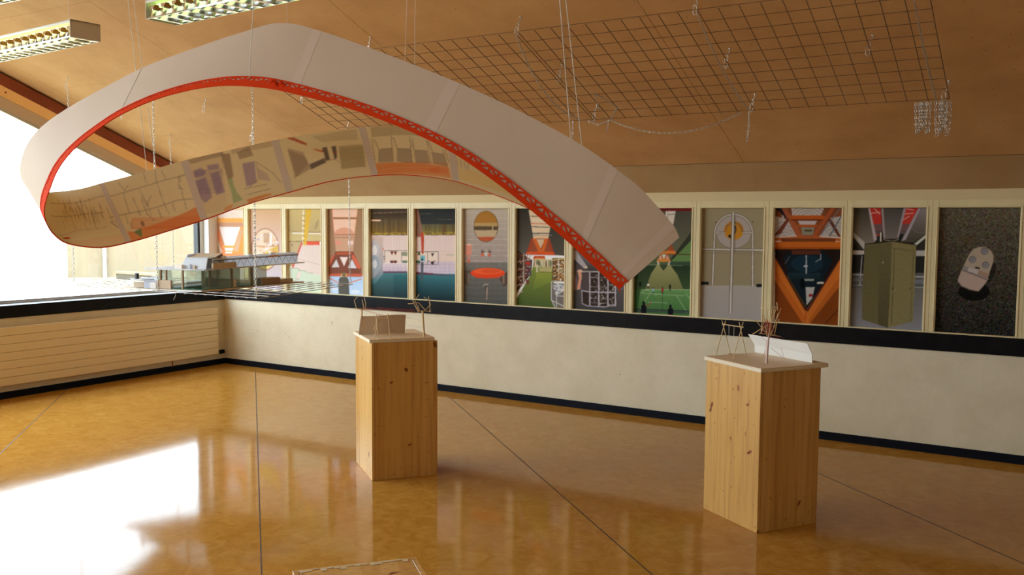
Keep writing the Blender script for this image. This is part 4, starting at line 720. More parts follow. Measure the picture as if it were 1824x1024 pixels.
    P([(190, 162), (320, 208), (310, 218), (190, 172)], (150, 62, 36)); P([(355, 238), (420, 250), (420, 264), (370, 250)], (160, 66, 40)); P([(415, 232), (445, 228), (468, 310), (440, 320)], (66, 50, 48)); P([(475, 226), (505, 222), (512, 300), (498, 312)], (66, 50, 48)); P([(332, 345), (430, 300), (442, 330), (345, 378)], (72, 56, 52)); Ln([(490, 268), (512, 264)], 6, (160, 50, 40)); Ln([(430, 320), (500, 310), (530, 330)], 3)
    P([(520, 225), (680, 212), (700, 360), (545, 378)], (128, 112, 78), .7); hatch([(530, 230), (695, 370)], (112, 98, 70), 18, .25, 5); P([(190, 235), (290, 260), (330, 340), (250, 425)], (120, 94, 78), .55); P([(345, 160), (640, 110), (650, 180), (420, 195)], (140, 120, 88), .45)
    # sheet 5: tall windows over an orange floor
    P([(730, 100), (1010, 95), (1200, 140), (1220, 185), (980, 150), (740, 165)], (136, 116, 84), .7); GR = (128, 110, 92)
    for q in (((790, 245), (875, 240), (882, 330), (785, 332)), ((905, 242), (995, 242), (1000, 335), (902, 328)), ((1012, 250), (1100, 258), (1122, 345), (1025, 335)), ((1128, 268), (1205, 278), (1230, 360), (1140, 345))): P(q, GR, .85); Ln([q[0], q[1]], 4); 
    for (x0, y0, x1, y1) in ((740, 175, 760, 330), (755, 180, 785, 245), (785, 245, 785, 330), (865, 160, 880, 330), (880, 170, 905, 245), (985, 160, 1002, 335), (1000, 170, 1012, 250), (1098, 185, 1125, 345), (1110, 195, 1135, 265), (1200, 250, 1232, 360), (1215, 250, 1240, 330)): Ln([(x0, y0), (x1, y1)], 4, (110, 92, 66), .9)
    P([(760, 335), (900, 332), (1050, 338), (1240, 366), (1256, 436), (1050, 414), (900, 410), (752, 410)], (200, 104, 52), .85); hatch([(770, 345), (1240, 420)], (182, 84, 36), 9, .35, 7); P([(1110, 375), (1180, 365), (1180, 400), (1120, 400)], (190, 78, 30), .5)
    # sheet 6: pale yellow
    P([(1270, 370), (1400, 390), (1600, 480), (1700, 560), (1600, 530), (1400, 470), (1290, 440)], (206, 150, 84), .6)
    for x in (1290, 1315, 1340, 1362): Ln([(x, 300+(x-1290)*.5), (x+10, 360+(x-1290)*.4)], 3, (110, 92, 66), .8)
NU, NV = 780, 84
cv = Canvas(NU, NV, lambda x, y: (0, 0), (186, 164, 132)); cv.noise([(0, 0)]*3, 0) if False else None
cv.a += rng.randn(NV*2, NU*2, 1)*3; draw(cv); ink = cv.out((1.9, 2.0, 1.95))
# build the inner sheets as separate pieces of that drawing
def lerp_row(P, f): i = min(NS-2, int(f)); return P[i].lerp(P[i+1], f-i)
i18 = 18*SUB
for a, b_ in zip(INN[:-1], INN[1:]):
    f0 = (max(a, i18)-i18)/(NS-1-i18); f1 = (b_-i18)/(NS-1-i18); k0, k1 = int(round(f0*NU)), int(round(f1*NU))
    if a < i18: pass
    cols = ink[:, k0:k1]; n = cols.shape[1]; pos = np.zeros((NV+1, n+1, 3))
    for j in range(n+1):
        f = i18+(NS-1-i18)*(k0+j)/NU; T_, B_ = lerp_row(TP, f), lerp_row(BP, f); n_ = NRM[min(NS-1, int(f))].lerp(NRM[min(NS-1, int(f)+1)], f-int(f))
        A_ = np.array(T_-n_*.0016); Bb = np.array(B_-n_*.0016); pos[:, j] = A_+(Bb-A_)*(np.linspace(0, .985, NV+1)[:, None])
    pos -= np.array(arch.location)
    o = ink_mesh('drawing_sheet', pos, cols, M['drawing']); o.parent = arch
    for p_ in o.data.polygons: pass
for k, (nm) in enumerate(('pencilled cabinets', 'pencilled shelves over an orange strip', 'violet crayon windows', 'brown stair and grey panel', 'tall windows over an orange floor', 'pale yellow floor')):
    ch = [x for x in bpy.data.objects if x.parent == arch and x.name.startswith('drawing_sheet')]
    ch[k]['label'] = 'crayon drawing sheet with '+nm
# hanging strings: a thing each, from ceiling to band
def ceil_pt(px, py): return hit(px, py, (0, SL, 1), 2.07)
STR = [((1016.7, 247), 3.67, (997, 0), 'thin white string holding the arch, left one of the pair above its right half', 'white strings carrying the right half of the arch'),
       ((1036.5, 259), 3.655, (1008, 0), 'thin white string holding the arch, right one of the pair above its right half', 'white strings carrying the right half of the arch'),
       ((262, 306), 5.385, (228, 0), 'white string to the rear of the arch near the window, left one of two', 'white strings to the rear of the arch'),
       ((278, 301), 5.385, (238, 0), 'white string to the rear of the arch near the window, right one of two', 'white strings to the rear of the arch'),
       ((721, 110), 3.865, (725, 0), 'very thin string above the falling slope of the arch, left one of two', 'thin strings above the arch slope'),
       ((738.5, 116.5), 3.85, (739.6, 0), 'very thin string above the falling slope of the arch, right one of two', 'thin strings above the arch slope'),
       ((511, 41), 4.02, (511, 0), 'very thin thread holding the crown of the arch', None),
       ((444, 139), 4.04, (452, 0), 'thin cord in front of the white band just left of the crown', None)]
for (a, d, b_, lab, grp) in STR:
    A_ = atd(*a, d); k = -3.0; tx, ty = a[0]+(b_[0]-a[0])*(a[1]+260)/a[1], -260
    B0 = atd(tx, ty, d-.35); B_ = A_+(B0-A_)*((cz(A_.y)-A_.z)/((B0-A_).z+SL*(B0-A_).y))
    thin = .0009 if 'very thin' in lab else .0019
    tag(MB().tube([A_, A_.lerp(B_, .5), B_], thin, 5).build('string', M['string']), lab, 'string', grp)
# ================================================================ hooks, wire mesh panels, chains, lamps
def ring(mb, c, rx, rz, r, ax=Vector((1, 0, 0)), up=Vector((0, 0, 1)), n=14, seg=6, a0=0, a1=2*PI):
    cl = abs(a1-a0-2*PI) < 1e-6; pts = [c+ax*rx*math.cos(a0+(a1-a0)*k/n)+up*rz*math.sin(a0+(a1-a0)*k/n) for k in range(n if cl else n+1)]
    return mb.tube(pts, r, seg, closed=cl)
def make_hook():
    t = empty('ceiling_hook')
    mb = MB(); mb.tube([(0, 0, .02), (0, 0, -.012), (-.004, 0, -.022), (-.016, 0, -.040)], .0028, 6); ring(mb, Vector((-.022, 0, -.052)), .013, .013, .0026, n=12, a0=-2.6, a1=1.6); mb.tube([(0, 0, 0), (0, 0, -.004)], .010, 10)
    mb.build('screw_hook', M['steel'], t)
    mb = MB(); ring(mb, Vector((-.024, 0, -.088)), .011, .028, .0024, n=16); mb.tube([(-.013, 0, -.070), (-.013, 0, -.106)], .0016, 6)
    mb.build('carabiner', M['steel'], t)
    return t
h0 = make_hook(); HK = {}
HX = [.55, 1.73, 2.91, 4.085, 5.30, 6.46, 7.62]; HY = [-1.12, -1.655, -2.20]; first = True
colw = ['first', 'second', 'third', 'fourth', 'fifth', 'sixth', 'seventh']
for i, x in enumerate(HX):
    for j, y in enumerate(HY):
        if i == 6 and j == 1: x_, y_ = 7.28, -1.65
        else: x_, y_ = x, y
        o = h0 if first else copy_tree(h0); first = False; o.location = (x_, y_, cz(y_)); o.rotation_euler = (0, 0, .15*((i*3+j) % 5-2)); HK[i, j] = Vector((x_, y_, cz(y_)-.115))
        tag(o, 'ceiling hook with carabiner, %s column from the window, %s row to the back wall' % (colw[i], ('nearest', 'middle', 'farthest')[j]), 'hook', 'ceiling hooks')
HM = .118
def wire_mesh(x0, x1, y0, y1, zf, label, grp, m, nx, ny, r=.0026, pieces=True):
    t = empty('wire_mesh_panel', ((x0+x1)/2, (y0+y1)/2, zf((y0+y1)/2))); tag(t, label, 'wire mesh', grp)
    def rod(nm, a, b_): child(MB().tube([a, b_], r if nm == 'cross_rod' else r*.72, 6).build(nm, m), t)
    for i in range(nx+1):
        x = x0+(x1-x0)*i/nx; rod('cross_rod', Vector((x, y0, zf(y0)-.003)), Vector((x, y1, zf(y1)-.003)))
    for j in range(ny+1):
        y = y0+(y1-y0)*j/ny; rod('long_rod', Vector((x0, y, zf(y)+.003)), Vector((x1, y, zf(y)+.003)))
    return t
G2 = 'steel mesh panels hung under the ceiling'
wire_mesh(2.90, 5.285, -2.245, -1.14, lambda y: cz(y, HM), 'brown wire mesh panel flat under the ceiling, behind the arch, left of the two', G2, M['wire'], 20, 10)
wire_mesh(5.31, 7.63, -2.245, -1.14, lambda y: cz(y, HM), 'brown wire mesh panel flat under the ceiling, right of the arch', G2, M['wire'], 20, 10)
LINK = .019
def link_geo(mb, c, t, side, L_=.024, W_=.0062, r=.0019):
    pts = []
    for k in range(8):
        a = 2*PI*k/8; pts.append(c+t*(math.cos(a)*L_/2)+side*(math.sin(a)*W_))
    mb.tube(pts, r, 4, closed=True)
def chain(pts, label, grp=None, cat='chain', mb=None, build=True, pitch=LINK, scale=1.0):
    P = [Vector(p_) for p_ in pts]; ln = [0]
    for a, b_ in zip(P, P[1:]): ln.append(ln[-1]+(b_-a).length)
    mb = mb or MB(); n = max(2, int(ln[-1]/(pitch*scale)))
    for k in range(n):
        s_ = (k+.5)*ln[-1]/n; i = next((q for q in range(len(P)-1) if ln[q+1] >= s_), len(P)-2); t = (P[i+1]-P[i]).normalized(); c = P[i]+t*(s_-ln[i])
        sd = t.cross(Vector((.3, .9, .1)) if abs(t.y) < .9 else Vector((1, 0, 0))).normalized()
        if k % 2: sd = t.cross(sd)
        link_geo(mb, c, t, sd, .024*scale, .0062*scale, .0019*scale)
    if not build: return mb
    return tag(mb.build('chain', M['steel']), label, cat, grp)
def sag(a, b_, dz, n=16, side=Vector((0, 0, 0))):
    return [a.lerp(b_, k/n)+Vector((0, 0, -4*dz*(k/n)*(1-k/n)))+side*4*(k/n)*(1-k/n) for k in range(n+1)]
zm = lambda x, y: Vector((x, y, cz(y, HM+.006)))
chain(sag(zm(5.29, -2.245), zm(5.20, -1.16), .10, 16, Vector((-.03, 0, 0))), 'slack chain drooping along the seam between the two mesh panels', 'slack chains under the mesh')
chain(sag(zm(6.46, -2.245), zm(6.44, -1.145), .055), 'slack chain drooping across the middle of the right mesh panel', 'slack chains under the mesh')
chain(sag(zm(7.56, -2.245), zm(7.56, -1.135), .03), 'chain running along the right end of the right mesh panel', 'slack chains under the mesh')
chain(sag(zm(5.42, -1.14), zm(6.38, -1.14), .115), 'long chain looping below the far edge of the right mesh panel', 'slack chains under the mesh')
def hang(x, y, l, lab, grp='short chain ends hanging from the mesh'): chain([zm(x, y), zm(x, y)-Vector((0, 0, l*.5)), zm(x-.01, y)-Vector((0, 0, l))], lab, grp)
hang(5.12, -1.15, .20, 'short chain end hanging beside the string pair at the far mesh edge'); hang(6.43, -1.14, .20, 'short chain end hanging below the middle of the right mesh panel'); hang(5.40, -1.14, .085, 'very short chain stub right of the arch strings')
a = zm(5.30, -1.14); b_ = zm(5.47, -1.50); chain([zm(5.24, -1.14), zm(5.33, -1.15)-Vector((0, 0, .035)), zm(5.42, -1.14), zm(5.55, -1.30), b_+Vector((.03, .1, -.03)), b_, b_+Vector((-.01, .1, -.10))], 'tangled chain near the seam of the two mesh panels', 'slack chains under the mesh')
def bundle(x, y, l, w_, lab):
    mb = MB()
    for k in range(4):
        o = Vector((w_*(k-1.5)/2, .01*(k % 2), 0)); p0 = zm(x, y)+o; lo = l*(1-.12*(k % 3)); chain([p0, p0-Vector((-.004, 0, lo*.5)), p0-Vector((-.012, 0, lo)), p0+Vector((.024, 0, -lo*.97)), p0+Vector((.028, 0, -lo*.5)), p0+Vector((.03, 0, 0))], '', mb=mb, build=False)
    tag(mb.build('chain', M['steel']), lab, 'chain', 'gathered chain bundles')
bundle(7.47, -1.13, .185, .035, 'gathered bundle of chain loops at the right mesh corner, left one'); bundle(7.58, -1.13, .20, .035, 'gathered bundle of chain loops at the right mesh corner, right one')
# shelf of wire mesh hung from the hooks by the window
zs = lambda y: 1.05+(y+2.2)*.05/1.08
SH = wire_mesh(.55, 2.95, -2.22, -1.12, zs, 'galvanised wire mesh hung level on chains as a shelf for the building model', None, M['wire2'], 20, 9, .0028)
for (i, j, lab) in ((0, 2, 'chain at the near left corner of the hanging shelf'), (1, 2, 'chain at the middle of the near edge of the shelf'), (2, 2, 'chain at the near right corner of the hanging shelf'), (0, 0, 'chain at the far left corner of the hanging shelf'), (1, 0, 'chain at the middle of the far edge of the shelf'), (2, 0, 'chain at the far right corner of the hanging shelf')):
    p0 = HK[i, j]; p1 = Vector((p0.x+.01, p0.y, zs(p0.y)+.045)); chain([p0, p0.lerp(p1, .5), p1], lab, 'chains carrying the shelf', scale=1.15)
    mb = MB(); ring(mb, Vector((p1.x, p1.y, p1.z-.020)), .010, .030, .0026, n=14); k_ = tag(mb.build('carabiner', M['steel']), 'small carabiner clipping the shelf mesh '+lab[lab.index('at '):].split(',')[0], 'carabiner', 'carabiners of the shelf')
# louvred lamps in a row, hung by thin wires
def make_lamp(length, label, n, loc, rz, tm='tube'):
    W_, Hh = .20, .115; t = empty('louvre_lamp', loc, rz); tag(t, label, 'ceiling lamp', 'louvred lamps in a row')
    bevel(MB().box((0, 0, Hh-.012), (length, W_, Hh)).build('top_plate', M['lampbody'], t), .002, 1)
    for x in (0, length-.006): MB().box((x, -.004, 0), (x+.006, W_+.006, Hh)).build('end_plate', M['lampbody'], t)
    MB().box((.006, -.003, Hh-.022), (length-.006, .002, Hh-.008)).build('top_rail', M['white'], t); MB().box((.006, -.003, -.001), (length-.006, .003, .006)).build('bottom_rail', M['mirror'], t); MB().box((.006, W_-.004, -.001), (length-.006, W_+.003, .012)).build('far_rail', M['tube'] if False else M['mirror'], t)
    q = [(W_, 0), (W_+.003, Hh-.015), (W_-.012, Hh-.015), (W_-.05, Hh-.03), (W_-.02, .04)]
    MB().prism([(.006, a, b_) for a, b_ in q], (length-.012, 0, 0)).build('reflector', M['mirror'], t)
    mb = MB().prism([(.006, .09, .055), (.006, .11, .055), (.006, .145, Hh-.014), (.006, .055, Hh-.014)], (length-.012, 0, 0)); mb.build('centre_wing', M['mirror'], t)
    for k in range(n):
        x = .05+(length-.1)*k/(n-1); mb = MB(); mb.prism([(x-.012, .004, .004), (x+.012, .004, .004), (x+.003, .012, .055), (x-.003, .012, .055)], (0, W_-.01, 0)); mb.prism([(x-.010, .006, .055), (x+.010, .006, .055), (x+.028, .012, .08), (x-.028, .012, .08)], (0, .05, 0)); mb.build('louvre_blade', M['mirror'], t)
    MB().tube([(.02, .05, .082), (length-.02, .05, .082)], .013, 12).build('lit_tube', M[tm], t); MB().tube([(.02, .155, .082), (length-.02, .155, .082)], .013, 12).build('lit_tube', M[tm], t)
    for x in (.2, length-.2):
        y = loc[1]+.1; MB().tube([(x, .1, Hh), (x, .1, cz(y)-loc[2])], .0012, 5).build('suspension_wire', M['steel'], t)
    return t
ra = math.radians(-4.2)
make_lamp(1.56, 'grey hanging lamp with mirror louvres, left one with its blank end plate showing', 15, (2.606-1.56*math.cos(ra), -3.475-1.56*math.sin(ra), 2.85), ra)
make_lamp(1.62, 'hanging lamp with greenish mirror louvres, right one above the arch crown', 15, (3.49, -3.555, 2.85), ra, 'tube2')
P = hit(20, 3, (0, 0, 1), 2.95); make_lamp(1.56, 'hanging louvred lamp cut off by the top left corner, only its edge showing', 15, (P.x-1.2, P.y-.20, 2.95), 0)
# ================================================================ pine pedestals and the models on them
def pedestal(near, aL, aR, LL, LR, H_, label, seedm, board=None):
    """near = nearest floor corner; aL/aR directions of its two visible faces"""
    dl = Vector((math.cos(math.radians(aL)), math.sin(math.radians(aL)), 0)); dr_ = Vector((math.cos(math.radians(aR)), math.sin(math.radians(aR)), 0)); n = Vector((near[0], near[1], 0))
    t = empty('pedestal', n+(dl*LL+dr_*LR)/2); tag(t, label, 'pedestal', 'pine display pedestals'); th = .019
    def pan(nm, a, b_, inn, z0, z1, m):
        o = bevel(MB().prism([a, b_, b_+inn*th, a+inn*th], (0, 0, z1-z0)).build(nm, m), .0015, 1); child(o, t); o.location += Vector((0, 0, z0)); return o
    pan('side_panel', n+dl*0, n+dl*LL, dr_, 0, H_-.001, M[seedm[0]]); pan('side_panel', n+dr_*(th+.0015), n+dr_*LR, dl, 0, H_-.001, M[seedm[1]])
    pan('side_panel', n+dl*LL+dr_*(th+.001), n+dl*LL+dr_*LR, -dl, 0, H_-.001, M[seedm[0]]); pan('side_panel', n+dr_*LR+dl*(th+.001), n+dr_*LR+dl*(LL-th-.001), -dr_, 0, H_-.001, M[seedm[1]])
    a = n+dl*(th+.002)+dr_*(th+.002); o = MB().prism([a, a+dl*(LL-2*th-.004), a+dl*(LL-2*th-.004)+dr_*(LR-2*th-.004), a+dr_*(LR-2*th-.004)], (0, 0, th)).build('top_panel', M[seedm[0]]); child(o, t); o.location += Vector((0, 0, H_-th-.001))
    return dl, dr_, n
dl2, dr2, n2 = pedestal((6.917, -2.393), 146.5, 57.0, .468, .418, .868, 'pine pedestal with a swing model on top, right one of the two standing free', ('pine', 'pine2'))
dl1, dr1, n1_ = pedestal((4.56, -2.759), 143.2, 53.2, .490, .432, .884, 'pine pedestal with stick towers model on top, left one of the two standing free', ('pine', 'pine2'))
Pb = [hit(521, 1016, (0, 0, 1), .45), hit(740.5, 991.6, (0, 0, 1), .45)]; e = (Pb[1]-Pb[0]).normalized(); f_ = Vector((e.y, -e.x, 0))
nn = Pb[0]+f_*.42; aL = math.degrees(math.atan2(-f_.y, -f_.x)); aR = math.degrees(math.atan2(e.y, e.x))
pedestal((nn.x, nn.y), aL, aR, .42, (Pb[1]-Pb[0]).length, .451, 'low pine box at the lower picture edge with tape along its rim', ('pine', 'pine2'))
tp = MB()
def tapequad(a, b_, w_, z=.4512): s_ = Vector((-(b_-a).y, (b_-a).x, 0)).normalized()*w_; tp.prism([a, b_, b_+s_, a+s_], (0, 0, .0008))
for k in range(16):
    a = Pb[0]+e*(.02+.024*k)-f_*(-.004)+f_*rng.rand()*.008; tapequad(Vector((a.x, a.y, .4506)), Vector((a.x, a.y, .4506))+e*(.02)+f_*.004*rng.randn(), -.02*(.4+rng.rand()))
o = tp.build('crumpled_tape', mat('clear_tape', (.75, .6, .38), .08)); tag(o, 'strip of shiny crumpled clear tape along the rim of the low pine box', 'tape')
# ---- model on the right pedestal
ZP = .890
bA = hit(1261, 633.5, (0, 0, 1), ZP); bB = hit(1358, 659, (0, 0, 1), ZP); bC = hit(1465, 644, (0, 0, 1), ZP)
nB = n2-dl2*.008-dr2*.008; LA, LB = .486, .470
mod = empty('playground_model', nB+(dl2*LA+dr2*LB)/2+Vector((0, 0, .868))); tag(mod, 'plywood model with matchstick swing, twig tree and folded white card, on the right pedestal', 'architectural model', 'playground models')
for z0, z1, mm_ in ((.868, .8745, 'ply'), (.8752, .8822, 'plyedge'), (.8829, ZP, 'ply')):
    o = MB().prism([nB, nB+dr2*LB, nB+dr2*LB+dl2*LA, nB+dl2*LA], (0, 0, z1-z0)).build('base_board', M['ply'] if mm_ == 'ply' else M['plyedge']); child(o, mod); o.location += Vector((0, 0, z0))
def fr(ox, oy, sc):
    return lambda cx, cy: (ox+cx/sc, oy+cy/sc)
q2 = fr(1230, 520, 6.4)
def ground(q, cx, cy, z=ZP): return hit(*q(cx, cy), (0, 0, 1), z)
def stick(pp, name, a, b_, r=.0022, m='stick', r2=None):
    o = MB().tube([a, b_], r, 6, r2=r2).build(name, M[m]); l = Vector(pp.location)+(Vector(pp.parent.location) if pp.parent else Vector()); o.parent = pp; o.location = -l; return o
def part_empty_mesh(name, mb, m, root): return child(mb.build(name, M[m]), root)
feet = [ground(q2, 285, 725), ground(q2, 455, 700), ground(q2, 485, 760), ground(q2, 640, 735)]
dA = (depth(feet[0])+depth(feet[1]))/2; dB = (depth(feet[2])+depth(feet[3]))/2; D = lambda q, cx, cy, d: atd(*q(cx, cy), d)
sw = MB().tube([D(q2, 360, 366, dA), D(q2, 602, 402, dB)], .0032, 6); swo = part_empty_mesh('swing_frame', sw, 'stick', mod)
def sub(parent, name, mb, m): o = mb.build(name, M[m]); o.parent = parent; return o
for f__, tx, ty, d in ((feet[0], 400, 325, dA), (feet[1], 358, 325, dA), (feet[2], 600, 345, dB), (feet[3], 555, 345, dB)): sub(swo, 'leg', MB().tube([f__, D(q2, tx, ty, d)], .0026, 6, r2=.0022), 'stick')
dm = (dA+dB)/2; sub(swo, 'rope', MB().tube([D(q2, 437, 378, dm), D(q2, 440, 702, dm)], .0009, 5), 'string'); sub(swo, 'rope', MB().tube([D(q2, 498, 388, dm), D(q2, 482, 706, dm)], .0009, 5), 'string')
sub(swo, 'seat', MB().tube([D(q2, 428, 702, dm), D(q2, 492, 710, dm)], .003, 6), 'stick')
g = ground(q2, 866, 812); dT = depth(g)
trunk = MB().tube([g, D(q2, 872, 740, dT)], .0075, 10, r2=.0062); trunk.tube([D(q2, 872, 740, dT), D(q2, 880, 620, dT), D(q2, 895, 470, dT)], .0062, 10, r2=.0048); tro = part_empty_mesh('twig_tree', trunk, 'paletrunk', mod)
TW = [(895, 475, 935, 160), (925, 470, 1032, 182), (865, 470, 745, 325), (806, 470, 824, 195), (872, 500, 880, 180), (930, 335, 986, 165), (985, 120, 996, 215), (968, 165, 918, 340), (955, 488, 988, 345), (1016, 310, 905, 480), (912, 500, 1000, 240), (788, 470, 962, 490), (706, 482, 868, 380), (820, 440, 832, 330), (798, 180, 872, 186), (925, 490, 1030, 508), (870, 500, 830, 250), (940, 180, 930, 210), (925, 205, 975, 200), (900, 470, 975, 190)]
for k, (x0, y0, x1, y1) in enumerate(TW): sub(tro, 'twig', MB().tube([D(q2, x0, y0, dT+.012*((k*7) % 5-2)), D(q2, x1, y1, dT+.02*((k*5) % 7-3))], .0026 if k % 3 else .0032, 5, r2=.0018), 'stick')
th_ = MB()
for k in range(26):
    x0, y0 = 800+rng.rand()*170, 330+rng.rand()*170; th_.tube([D(q2, x0, y0, dT+.03*rng.randn()), D(q2, 860+rng.rand()*60, 300+rng.rand()*200, dT+.02*rng.randn())], .0011, 4)
for (x0, y0, x1, y1) in ((800, 500, 870, 560), (870, 560, 830, 745), (920, 640, 1070, 760), (1075, 765, 1030, 640), (860, 660, 830, 740), (1010, 505, 1060, 530), (810, 505, 1010, 520)): th_.tube([D(q2, x0, y0, dT), D(q2, x1, y1, dT+.01)], .0007, 4)
sub(tro, 'red_thread', th_, 'redthread')
wa, wb_ = ground(q2, 730, 684), ground(q2, 1385, 806); d0, d1 = depth(wa), depth(wb_); back = (wb_-wa).normalized(); back = Vector((-back.y, back.x, 0))
cw = MB().prism([wa, wb_, D(q2, 1385, 708, d1), D(q2, 730, 600, d0)], back*.004); cwo = part_empty_mesh('folded_card', cw, 'whitecard', mod)
u0 = D(q2, 655, 480, d0+.03); u1 = D(q2, 1330, 588, d1+.03); l0, l1 = D(q2, 730, 600, d0), D(q2, 1385, 708, d1)
sub(cwo, 'upper_flap', MB().prism([l0, l1, u1, u0], back*.004), 'whitecard')
# ---- model on the left pedestal
ZQ = .904; q1 = fr(600, 500, 8.535)
nB = hit(657.5, 608.5, (0, 0, 1), ZQ); nB = n1_-dl1*(-.004)-dr1*.010; nB = nB+dl1*.010; LA, LB = .488, .425
mo1 = empty('playground_model', nB+(dl1*LA+dr1*LB)/2+Vector((0, 0, .884))); tag(mo1, 'plywood model with two stick towers and a bent brown card, on the left pedestal', 'architectural model', 'playground models')
for z0, z1, mm_ in ((.884, .8935, 'plyedge'), (.8942, ZQ, 'ply')):
    o = MB().prism([nB, nB+dr1*LB, nB+dr1*LB+dl1*LA, nB+dl1*LA], (0, 0, z1-z0)).build('base_board', M[mm_]); child(o, mo1); o.location += Vector((0, 0, z0))
a0_ = ground(q1, 335, 818, ZQ); a1_ = ground(q1, 1028, 797, ZQ); da, db = depth(a0_), depth(a1_); cp = MB(); n_ = 10; pts0 = []; pts1 = []; n2_ = back
for k in range(n_+1):
    t = k/n_; bend = -.02*math.sin(PI*t); pts0.append(D(q1, 335+693*t, 818-21*t, da+(db-da)*t+bend)); pts1.append(D(q1, 368+677*t, 538-22*t+6*math.sin(2*PI*t), da+(db-da)*t+bend))
for k in range(n_): cp.prism([pts0[k], pts0[k+1], pts1[k+1], pts1[k]], (-.001, .004, 0))
part_empty_mesh('bent_card', cp, 'card', mo1); part_empty_mesh('card_edge', MB().tube([D(q1, 334, 818, da-.004), D(q1, 340, 700, da-.004), D(q1, 360, 545, da-.004)], .0022, 5), 'whitecard', mo1)
tl = D(q1, 380, 432, da-.01); lt = MB().tube([ground(q1, 372, 812, ZQ), tl], .0062, 10, r2=.0055); lto = part_empty_mesh('stick_tower', lt, 'stick', mo1); dl_ = depth(tl)
for (x0, y0, x1, y1) in ((300, 425, 442, 440), (262, 415, 420, 428), (300, 425, 288, 370), (295, 400, 265, 298), (265, 298, 312, 246), (412, 408, 386, 284), (436, 442, 438, 330), (438, 335, 414, 240), (400, 410, 440, 400)): sub(lto, 'twig', MB().tube([D(q1, x0, y0, dl_), D(q1, x1, y1, dl_+.01)], .0024, 5), 'stick')
gr = ground(q1, 1328, 850, ZQ); dr_ = depth(gr); rt_ = MB().tube([gr, D(q1, 1303, 462, dr_)], .0072, 10, r2=.0066); rto = part_empty_mesh('stick_tower', rt_, 'stick', mo1)
for (x0, y0, x1, y1) in ((1245, 455, 1432, 464), (1242, 478, 1185, 370), (1200, 395, 1145, 278), (1245, 448, 1190, 300), (1190, 300, 1252, 200), (1342, 445, 1240, 330), (1345, 445, 1428, 362), (1425, 365, 1388, 236), (1400, 300, 1320, 246), (1418, 478, 1408, 290), (1160, 345, 1082, 350), (1240, 380, 1255, 450), (1222, 400, 1260, 470), (1180, 330, 1240, 335)): sub(rto, 'twig', MB().tube([D(q1, x0, y0, dr_), D(q1, x1, y1, dr_+.012)], .0025, 5), 'stick')
tf_ = [ground(q1, 625, 885, ZQ), ground(q1, 565, 868, ZQ), ground(q1, 812, 882, ZQ)]; dt = depth(tf_[0]); tb = MB().tube([D(q1, 585, 572, dt), D(q1, 795, 560, dt)], .0026, 6); tbo = part_empty_mesh('stick_table', tb, 'stick', mo1)
for P_, x1, y1 in ((tf_[0], 600, 520), (tf_[2], 774, 508)): sub(tbo, 'leg', MB().tube([P_, D(q1, x1, y1, dt)], .003, 6), 'stick')
for (P_, x1, y1) in ((tf_[1], 625, 640),): sub(tbo, 'leg', MB().tube([P_, D(q1, x1, y1, dt+.02)], .0022, 6), 'stick')
for (x0, y0, x1, y1) in ((565, 750, 615, 742), (568, 735, 640, 520), (640, 805, 812, 805), (635, 520, 640, 575), (790, 560, 700, 555)): sub(tbo, 'twig', MB().tube([D(q1, x0, y0, dt+.01), D(q1, x1, y1, dt+.01)], .0022, 5), 'stick')
tr = MB()
for (x0, y0, x1, y1, d) in ((320, 412, 735, 530, 0), (330, 430, 725, 540, 0), (730, 530, 560, 680, 0), (800, 590, 875, 800, .02), (440, 410, 1245, 480, .05), (450, 440, 1210, 490, .04), (600, 400, 1180, 460, .05), (430, 420, 1240, 440, .05)): tr.tube([D(q1, x0, y0, dt+d), D(q1, x1, y1, dt+d)], .0009, 4)
part_empty_mesh('red_thread', tr, 'redthread', mo1)
gt = MB()
for (x0, y0, x1, y1) in ((1050, 545, 1300, 625), (1040, 650, 1295, 712), (1080, 690, 1290, 715), (1050, 560, 1290, 600)): gt.tube([D(q1, x0, y0, db), D(q1, x1, y1, dr_)], .0006, 4)
part_empty_mesh('grey_thread', gt, 'lampbody', mo1)
# ================================================================ building model on the hanging shelf
ql = fr(230, 430, 7.93); pl = (0, -.05/1.08, 1); pc = 1.05+.05/1.08*2.2     # plane of the shelf mesh
kB = .007
def onshelf(cx, cy, dz=0): return hit(*ql(cx, cy), pl, pc+kB+dz)
N0 = onshelf(1030, 712); Lf = onshelf(0, 672); Rt = onshelf(2010, 622)
ul = (Lf-N0).normalized(); ur = (Rt-N0); ur = ur.normalized(); UP = Vector((0, 0, 1))
DB = depth(N0); PXM = FOC/DB/1.0
def at(l, r, z): return N0+ul*l+ur*r+UP*z
sm_ = empty('building_model', at(.2, .2, 0)); tag(sm_, 'white and tan building model with trussed beams standing on the hanging wire shelf', 'architectural model')
lenL, lenR = .98, .93
def pr(name, l0, l1, r0, r1, z0, z1, m, root=None):
    o = MB().prism([at(l0, r0, z0), at(l1, r0, z0), at(l1, r1, z0), at(l0, r1, z0)], UP*(z1-z0)).build(name, M[m] if isinstance(m, str) else m); return child(o, root or sm_)
M['green'] = mat('green_felt', (.16, .36, .27), .8); M['tan'] = mat('tan_board', (.50, .38, .26), .7); M['modelwhite'] = translucent('model_white_board', (.84, .86, .90), .45); M['brownstick'] = mat('brown_stick', (.34, .24, .13), .6); M['block'] = mat('brown_block', (.30, .19, .12), .6); M['orangebit'] = mat('orange_strip', (.85, .25, .06), .5); M['greyblue'] = translucent('blue_grey_card', (.66, .68, .78), .4)
pr('base_board', 0, lenL, 0, lenR, 0, .009, 'tan'); pr('white_edge', .0, lenL, -.004, -.0005, .0, .009, 'whitecard'); pr('green_floor', .02, .50, .01, .62, .0125, .015, 'green')
zd = .172
